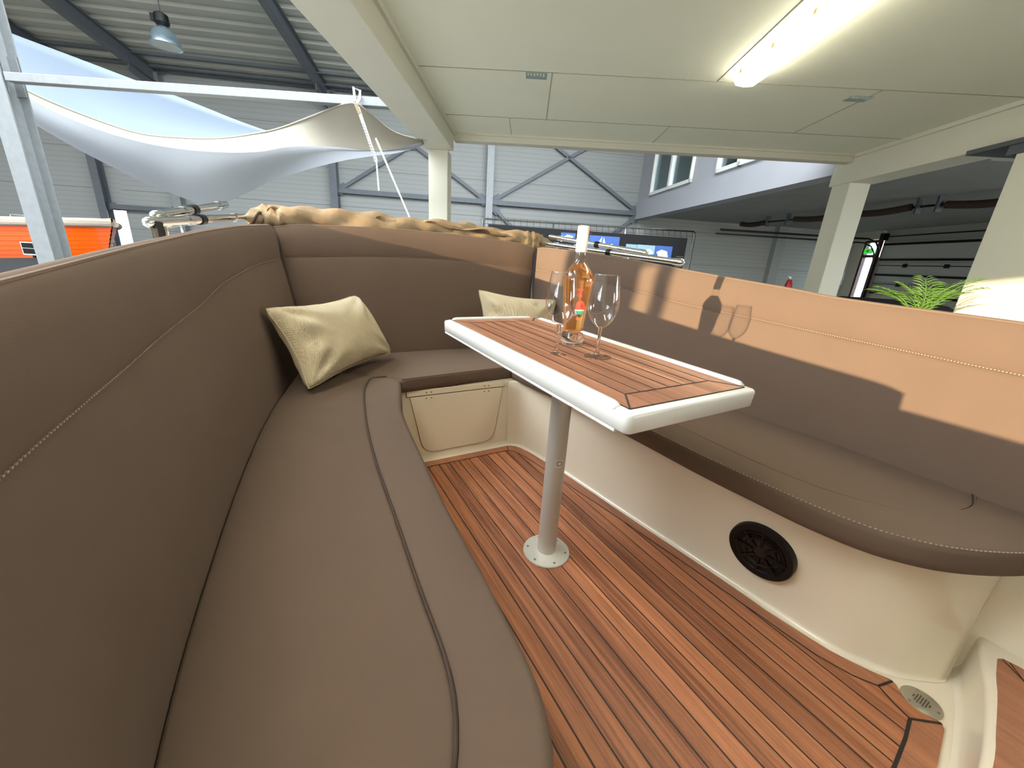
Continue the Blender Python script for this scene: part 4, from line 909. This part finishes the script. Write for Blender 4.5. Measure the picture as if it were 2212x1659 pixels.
for k in range(1, 6): x = -x0 + 2 * x0 * k / 6; ribbon(mb, [Vector((x, -y0, 0)), Vector((x, y0, 0))], .0027, .0061)
mb.box((-x1, -y1 - .0012, -.001), (x1, -y1 + .0002, .0054)).box((-x1 - .0012, -y1, -.001), (-x1 + .0002, y1, .0050)).box((x1 - .0002, -y1, -.001), (x1 + .0012, y1, .0050))
mb.build('caulk_lines', CAULK, TT, smooth=False)
for sx in (-1, 1): bev(MB().box((sx * (HW - .0015) - .012 * (sx > 0), -HL + .03, -.0405), (sx * (HW - .0015) + .012 * (sx < 0), HL - .012, -.034)).build('skirt', GELW, TT, smooth=False), .002)
MB().box((-.07, -.07, -.047), (.07, .07, -.038)).build('mounting_plate', ALU, TT, smooth=False)
for k, y in enumerate((-.16, .0, .16)): MB().box((HW - .014, y - .001, -.036), (HW - .012, y + .001, -.03)).build('drip_notch', GELW, TT, smooth=False) if False else None
# sticker on the pole facing the seat
az = math.atan2(-.837, -.654) + .42
stk = MB(); rr = .0302
for (w0, w1, z0, z1, m_, nm) in ((-.38, .38, .328, .352, WHITE, 'sticker'),):
    rows = [[Vector((rr * math.cos(az + w0 + (w1 - w0) * k / 8), rr * math.sin(az + w0 + (w1 - w0) * k / 8), z)) for k in range(9)] for z in (z0, z1)]
    st_ = MB().grid(rows).build('sticker', mat('sticker_white', (226, 222, 218), .4), root)
def pw(a, z, r=.0305): return Vector((r * math.cos(az + a), r * math.sin(az + a), z))
MB().tube([pw(-.02 , .3475), pw(-.2, .3475), pw(-.26, .344), pw(-.26, .338), pw(-.2, .3345), pw(-.02, .3345)], .0011, 5).build('black_mark', BLACKM, st_)
MB().tube([pw(.02, .3475), pw(.2, .3475), pw(.26, .344), pw(.26, .338), pw(.2, .3345), pw(.02, .3345)], .0011, 5).build('red_mark', mat('dark_red_ink', (120, 30, 40), .5), st_)
MB().tube([pw(-.28, .3305), pw(.28, .3305)], .0004, 4).build('small_print', BLACKM, st_)

# ------------------------------------------------------------------ bottle and glasses on the table
def wroot(name, loc, label, cat, group=None, rz=0): o = empty(name, loc, rz); return tag(o, label, cat, group)
zt_ = .6905
t = wroot('wine_bottle', (.138, 1.086, .6912), 'clear bottle of rose wine with white screw cap and pink label on the table', 'bottle')
PB = [(.0, .004), (.022, .003), (.0305, .0), (.0325, .004), (.0335, .014), (.0325, .024), (.029, .036), (.0283, .042), (.0295, .05), (.0325, .09), (.0368, .13), (.0402, .16), (.0418, .175), (.0412, .184), (.0385, .193), (.032, .203), (.023, .214), (.0165, .224), (.0138, .232), (.0133, .25), (.0138, .262), (.0138, .306)]
MB().lathe(PB, 48).build('glass_body', BGLASS, t)
MB().lathe([(0, .0005), (.0290, .0005), (.0315, .005), (.0325, .014), (.0315, .024), (.028, .034), (.022, .0355), (0, .031)], 48).build('thick_base', SOLIDG, t)
MB().lathe([(.0, .034), (.020, .038), (.0258, .042), (.027, .05), (.0302, .09), (.0346, .13), (.038, .16), (.0396, .175), (.039, .183), (.0362, .191), (.0298, .201), (.0205, .212), (.0150, .220), (0, .220)], 48).build('wine', WINE, t)
MB().lathe([(.0150, .248), (.0152, .2485), (.0150, .285), (.0154, .2855), (.0150, .2862), (.0150, .2935), (.0154, .294), (.0150, .295), (.0150, .3105), (.0142, .312), (0, .3122)], 40).build('screw_cap', mat('white_cap', (240, 240, 226), .35), t)
# printed label: curved patches facing the viewer
lab = math.atan2(-1.086, -.138) + .12
def lr(z): return interp([(.05, .0298), (.09, .0329), (.13, .0371), (.16, .0405), (.175, .0421)], z) + .0004
def patch(poly_fn, m, par, nm, z0, z1, n=14):
    rows = []
    for j in range(n + 1):
        z = z0 + (z1 - z0) * j / n; a0, a1 = poly_fn((z - z0) / (z1 - z0)); rows.append([Vector((lr(z) * math.cos(lab + a0 + (a1 - a0) * k / 10), lr(z) * math.sin(lab + a0 + (a1 - a0) * k / 10), z)) for k in range(11)])
    return MB().grid(rows).build(nm, m, par)
CORAL = mat('coral_print', (232, 96, 84), .5); TEALM = mat('teal_print', (70, 196, 180), .5); PINK = mat('pink_print', (222, 70, 110), .5)
lb = patch(lambda t_: (.25 - .42 * math.sqrt(max(0, 1 - t_ ** 2)), .25 + .42 * math.sqrt(max(0, 1 - t_ ** 2))), CORAL, t, 'round_label', .102, .126)
patch(lambda t_: (-.17, .67), mat('label_white', (240, 236, 226), .5), lb, 'label_band', .0985, .102, 2)
patch(lambda t_: (.25 - .42 * (.75 + .25 * t_), .25 + .42 * (.75 + .25 * t_)), TEALM, lb, 'label_sea', .0895, .0985, 4)
patch(lambda t_: (.3, .3 + .22 * (1 - t_)), mat('label_red', (206, 44, 50), .5), lb, 'label_sail', .108, .120, 4)
patch(lambda t_: (-.22, .05), PINK, lb, 'label_text_bar', .0855, .088, 2)
patch(lambda t_: (0, .34), CORAL, lb, 'small_print', .079, .0805, 2); patch(lambda t_: (.05, .3), CORAL, lb, 'small_print', .0745, .076, 2)
# lettering
def text_on(txt, z, size, m, par, a_mid):
    cu = bpy.data.curves.new('txt', 'FONT'); cu.body = txt; cu.size = size; cu.align_x = 'CENTER'; cu.extrude = .0002
    o_ = bpy.data.objects.new('txt', cu); COL.objects.link(o_); bpy.context.view_layer.update()
    me = bpy.data.meshes.new_from_object(o_.evaluated_get(bpy.context.evaluated_depsgraph_get())); bpy.data.objects.remove(o_)
    for v in me.vertices:
        zz = z + v.co.y; r_ = lr(zz) + v.co.z; a = lab + a_mid + v.co.x / r_; v.co = Vector((r_ * math.cos(a), r_ * math.sin(a), zz))
    me.materials.append(m); n_ = bpy.data.objects.new('lettering', me); COL.objects.link(n_); n_.parent = par; return n_
text_on('ROSE ZA', .1515, .0065, CORAL, lb, .05); text_on('CA', .1445, .0085, PINK, lb, .12); text_on('DES', .1365, .0085, PINK, lb, .12)

def wine_glass(loc, label, src=None):
    if src:
        r = src.copy(); COL.objects.link(r); r.location = loc; r['label'] = label
        for ch in list(src.children): c = ch.copy(); COL.objects.link(c); c.parent = r
        return r
    t = wroot('wine_glass', loc, label, 'wine glass', 'wine glasses on the table')
    MB().lathe([(.0285, .2), (.0288, .2003), (.0291, .2), (.0325, .178), (.0358, .155), (.0375, .135), (.0372, .122), (.0345, .108), (.0285, .094), (.019, .083), (.0095, .0755), (.005, .072)], 48).build('bowl', GLASS, t)
    MB().lathe([(0, .0775), (.006, .0755), (.0055, .070), (.0042, .060), (.0036, .045), (.0037, .025), (.0048, .012), (.0075, .0055), (0, .004)], 24).build('stem', SOLIDG, t)
    MB().lathe([(0, .0052), (.008, .0048), (.015, .0026), (.033, .0014), (.0362, .0012), (.0366, .0006), (.036, 0), (0, 0)], 48).build('foot', SOLIDG, t)
    MB().tube([(.0288 * math.cos(k * PI / 24), .0288 * math.sin(k * PI / 24), .2) for k in range(49)], .0006, 6, False).build('rim', SOLIDG, t)
    return t
g1 = wine_glass((.190, .966, .6885), 'empty wine glass to the right of the bottle'); wine_glass((.087, .962, .6885), 'empty wine glass standing in front of the bottle, left one', g1)

# ------------------------------------------------------------------ pillows
def pillow(name, TL, TR, BL, BR, thick, label, seed, mask=None):
    TL, TR, BL, BR = map(Vector, (TL, TR, BL, BR)); c = (TL + TR + BL + BR) / 4; nrm = (TR - BL).cross(TL - BR).normalized()
    if nrm.y > 0: nrm = -nrm
    base = c.copy(); base.z = min(BL.z, BR.z) - .02
    root = broot(name, (base.x, base.y, base.z), label, 'pillow', 'cream scatter pillows'); n = 56; r = random.Random(seed); ph = [r.uniform(0, 6) for _ in range(8)]
    def P(i, j, side):
        a = i / n; b = j / n; A = a * 2 - 1; Bb = b * 2 - 1
        pull = .105      # edges curve in between the corners
        a2 = .5 + (a - .5) * (1 - pull * (1 - Bb * Bb)); b2 = .5 + (b - .5) * (1 - pull * 1.3 * (1 - A * A))
        cr = .016 * (max(0, abs(A) - .8) / .2 * max(0, abs(Bb) - .8) / .2); a2 += -cr * A; b2 += -cr * Bb * 1.4
        p = (BL * (1 - a2) + BR * a2) * (1 - b2) + (TL * (1 - a2) + TR * a2) * b2
        e = max(0, (1 - A ** 4)) ** .5 * max(0, (1 - Bb ** 4)) ** .5; e2 = (max(0, 1 - A * A) * max(0, 1 - Bb * Bb)) ** .42
        h = thick * (.35 * e + .65 * e2)
        # wrinkles radiating from the corners and the edge
        edge = 1 - min(1, min(1 - abs(A), (1 - abs(Bb)) * .8) * 2.4)
        wr = 0
        for q_, (sx, sy) in enumerate(((-1, -1), (-1, 1), (1, 1), (1, -1))):
            dx, dy = A - sx, (Bb - sy) * .62; dd = math.hypot(dx, dy); an = math.atan2(dy, dx); wr += math.exp(-(dd / .5) ** 2) * math.sin(an * 9 + ph[q_]) * dd * 1.1
        wr += .28 * math.exp(-((A + .78) / .2) ** 2) * math.sin(Bb * 9 + ph[4]) + .12 * edge * math.sin(A * 16 + ph[5])
        h *= 1 + .42 * wr * (e > 0)
        return p + nrm * h * side
    mb = MB()
    for side in (1, -1): mb.grid([[P(i, j, side) for i in range(n + 1)] for j in range(n + 1)])
    o = mb.build('pillow_cover', PILLOW, root, angle=80, base=base)
    bm = bmesh.new(); bm.from_mesh(o.data); bmesh.ops.remove_doubles(bm, verts=bm.verts, dist=.0004); bmesh.ops.recalc_face_normals(bm, faces=bm.faces); bm.to_mesh(o.data); bm.free()
    e = [P(i, 0, 0) for i in range(n + 1)] + [P(n, j, 0) for j in range(1, n + 1)] + [P(i, n, 0) for i in range(n - 1, -1, -1)] + [P(0, j, 0) for j in range(n - 1, 0, -1)] + [P(0, 0, 0)]
    MB().tube(e, .0028, 6).build('edge_seam', mat('pillow_seam', (186, 172, 140), .9) if 'pillow_seam' not in bpy.data.materials else bpy.data.materials['pillow_seam'], root, base=base)
    return root
pillow('throw_pillow', (-.735, .70, .710), (-.39, 1.105, .714), (-.632, .598, .437), (-.245, 1.06, .437), .085, 'cream woven throw pillow propped in the left corner of the cockpit', 5)
pillow('throw_pillow', (.235, 1.13, .748), (.70, 1.03, .705), (.225, 1.03, .435), (.64, .94, .435), .075, 'cream woven throw pillow half hidden behind the table and bottle', 11)

# ------------------------------------------------------------------ folded bimini: canvas roll across the stern, chrome hoops along both sides
base = (0, 1.42, .95)
root = broot('folded_bimini', base, 'folded sand canvas sun top with chrome tube hoops laid over the stern', 'sun top')
rnd = random.Random(9)
n = 110; rows = []
for i in range(n + 1):
    v = -.80 + 1.72 * i / n; f = i / n
    cen = Vector((v, 1.43 + .03 * math.sin(v * 3), 1.018 + .012 * math.cos(v * 2.2))); r = .062 * (min(1, f / .06) ** .5 * min(1, (1 - f) / .10) ** .5 + .02)
    rw = []
    for k in range(28):
        a = 2 * PI * k / 28
        w = 1 + .10 * math.sin(3 * a + v * 11) + .09 * math.sin(5 * a - v * 23 + 1) + .06 * math.sin(2 * a + v * 37) + .08 * math.sin(v * 14 + 2) * math.cos(a)
        if f > .86 or f < .1: w *= 1 + .13 * math.sin(v * 150 + 2 * a)
        rw.append(cen + Vector((0, math.cos(a) * r * w * 1.25, math.sin(a) * r * w)))
    rows.append(rw)
mb = MB().grid(rows, cyc=True); mb.build('canvas_roll', CANVAS, root, angle=90, base=base)
# a second fold lying on top at the left and loose flap in the middle
rows = []
for i in range(61):
    v = -.74 + .75 * i / 60; f = i / 60; r = .03 * math.sin(PI * min(1, max(0.02, f))) ** .5
    rows.append([Vector((v, 1.40 + math.cos(2 * PI * k / 16) * r * 1.6, 1.068 - .02 * f + math.sin(2 * PI * k / 16) * r * (1 + .25 * math.sin(v * 40 + k)))) for k in range(16)])
MB().grid(rows, cyc=True).build('canvas_fold', CANVAS, root, angle=90, base=base)
rows = []
for i in range(31):
    v = .02 + .5 * i / 30; rows.append([Vector((v, 1.36 + .1 * k / 6, 1.055 + .012 * math.sin(k + v * 20) + .02 * (1 - i / 30) * (k < 4) - .004 * k)) for k in range(7)])
o = MB().grid(rows).build('canvas_flap', CANVAS, root, angle=90, base=base); sdm = o.modifiers.new('s', 'SOLIDIFY'); sdm.thickness = .004
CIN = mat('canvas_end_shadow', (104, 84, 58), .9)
for v, zz in ((-.68, 1.045), (-.22, 1.052)):
    MB().lathe([(.0, -.004), (.018, -.001), (.026, .004), (.030, .0)], 20, M=Matrix.Translation((v, 1.352, zz)) @ Matrix.Rotation(PI / 2, 4, 'X')).build('tube_pocket', CIN, root, base=base)
for k in range(3): MB().beam((-.79 + k * .03, 1.36, .965), (-.73 + k * .03, 1.33, 1.045 - k * .01), .022, .006).build('buckle_strap', mat('brown_webbing', (84, 64, 48), .8) if 'brown_webbing' not in bpy.data.materials else bpy.data.materials['brown_webbing'], root, base=base)
def hoop(pts, r, name='hoop_tube'): return MB().tube(pts, r, 14).build(name, CHROME, root, base=base)
def side_tubes(s, lo, up):
    """lo, up: start points (v, u, z) of the two stacked hoop legs"""
    ends_ = ((s * .80, 1.40, 1.02), (s * .86, 1.40, 1.065))
    for (v0, u0, z0), e in zip((lo, up), ends_):
        a = Vector((s * v0, u0, z0)); b = Vector(e); d = (b - a); hoop([a, a + d * .25, a + d * .5, a + d * .75, b], .0145)
        dn = d.normalized(); hoop([a - dn * .03, a - dn * .026, a - dn * .016, a + dn * .012, a + dn * .03], [.004, .011, .0165, .0175, .016], 'end_fitting')
        for f, nm, r in ((.42, 'black_clamp', .0185), (.30, 'slide_fitting', .0175), (.85, 'slide_fitting', .0175)):
            p = a + d * f; o = hoop([p, p + dn * .028], r, nm)
            if nm == 'black_clamp': o.data.materials[0] = BLACK
    a = Vector((s * (lo[0] + .06), lo[1] + .30, lo[2] - .01)); hoop([a, Vector((s * .95, 1.3, .985))], .010)
    a = Vector((s * (lo[0] + .08), lo[1] + .34, lo[2] + .012)); hoop([a, Vector((s * .99, 1.3, 1.02))], .008)
    mb = MB(); q0 = Vector((s * (lo[0] - .03), lo[1] + .24, lo[2] + .02)); mb.beam(q0, q0 + Vector((0, .04, -.075)), .028, .006, (1, 0, 0)); mb.beam(q0 + Vector((0, -.03, -.075)), q0 + Vector((0, .09, -.075)), .05, .008); mb.build('deck_bracket', CHROME, root, base=base)
side_tubes(-1, (1.0, .815, .953), (1.0, .91, .978)); side_tubes(1, (.985, .475, .945), (1.0, .72, .985))
for k, (vv, uu) in enumerate(((-.985, .80), (-1.0, .84))):
    MB().tube([(vv, uu + .012, .955), (vv, uu + .008, .93), (vv, uu + .012, .86)], .013, 8).build('black_strap', BLACKM, root, base=base)
for s in (-1, 1): MB().tube([(s * 1.0, .95, .96), (s * 1.0, .95, .84)], .011, 10).build('support_post', CHROME, root, base=base)
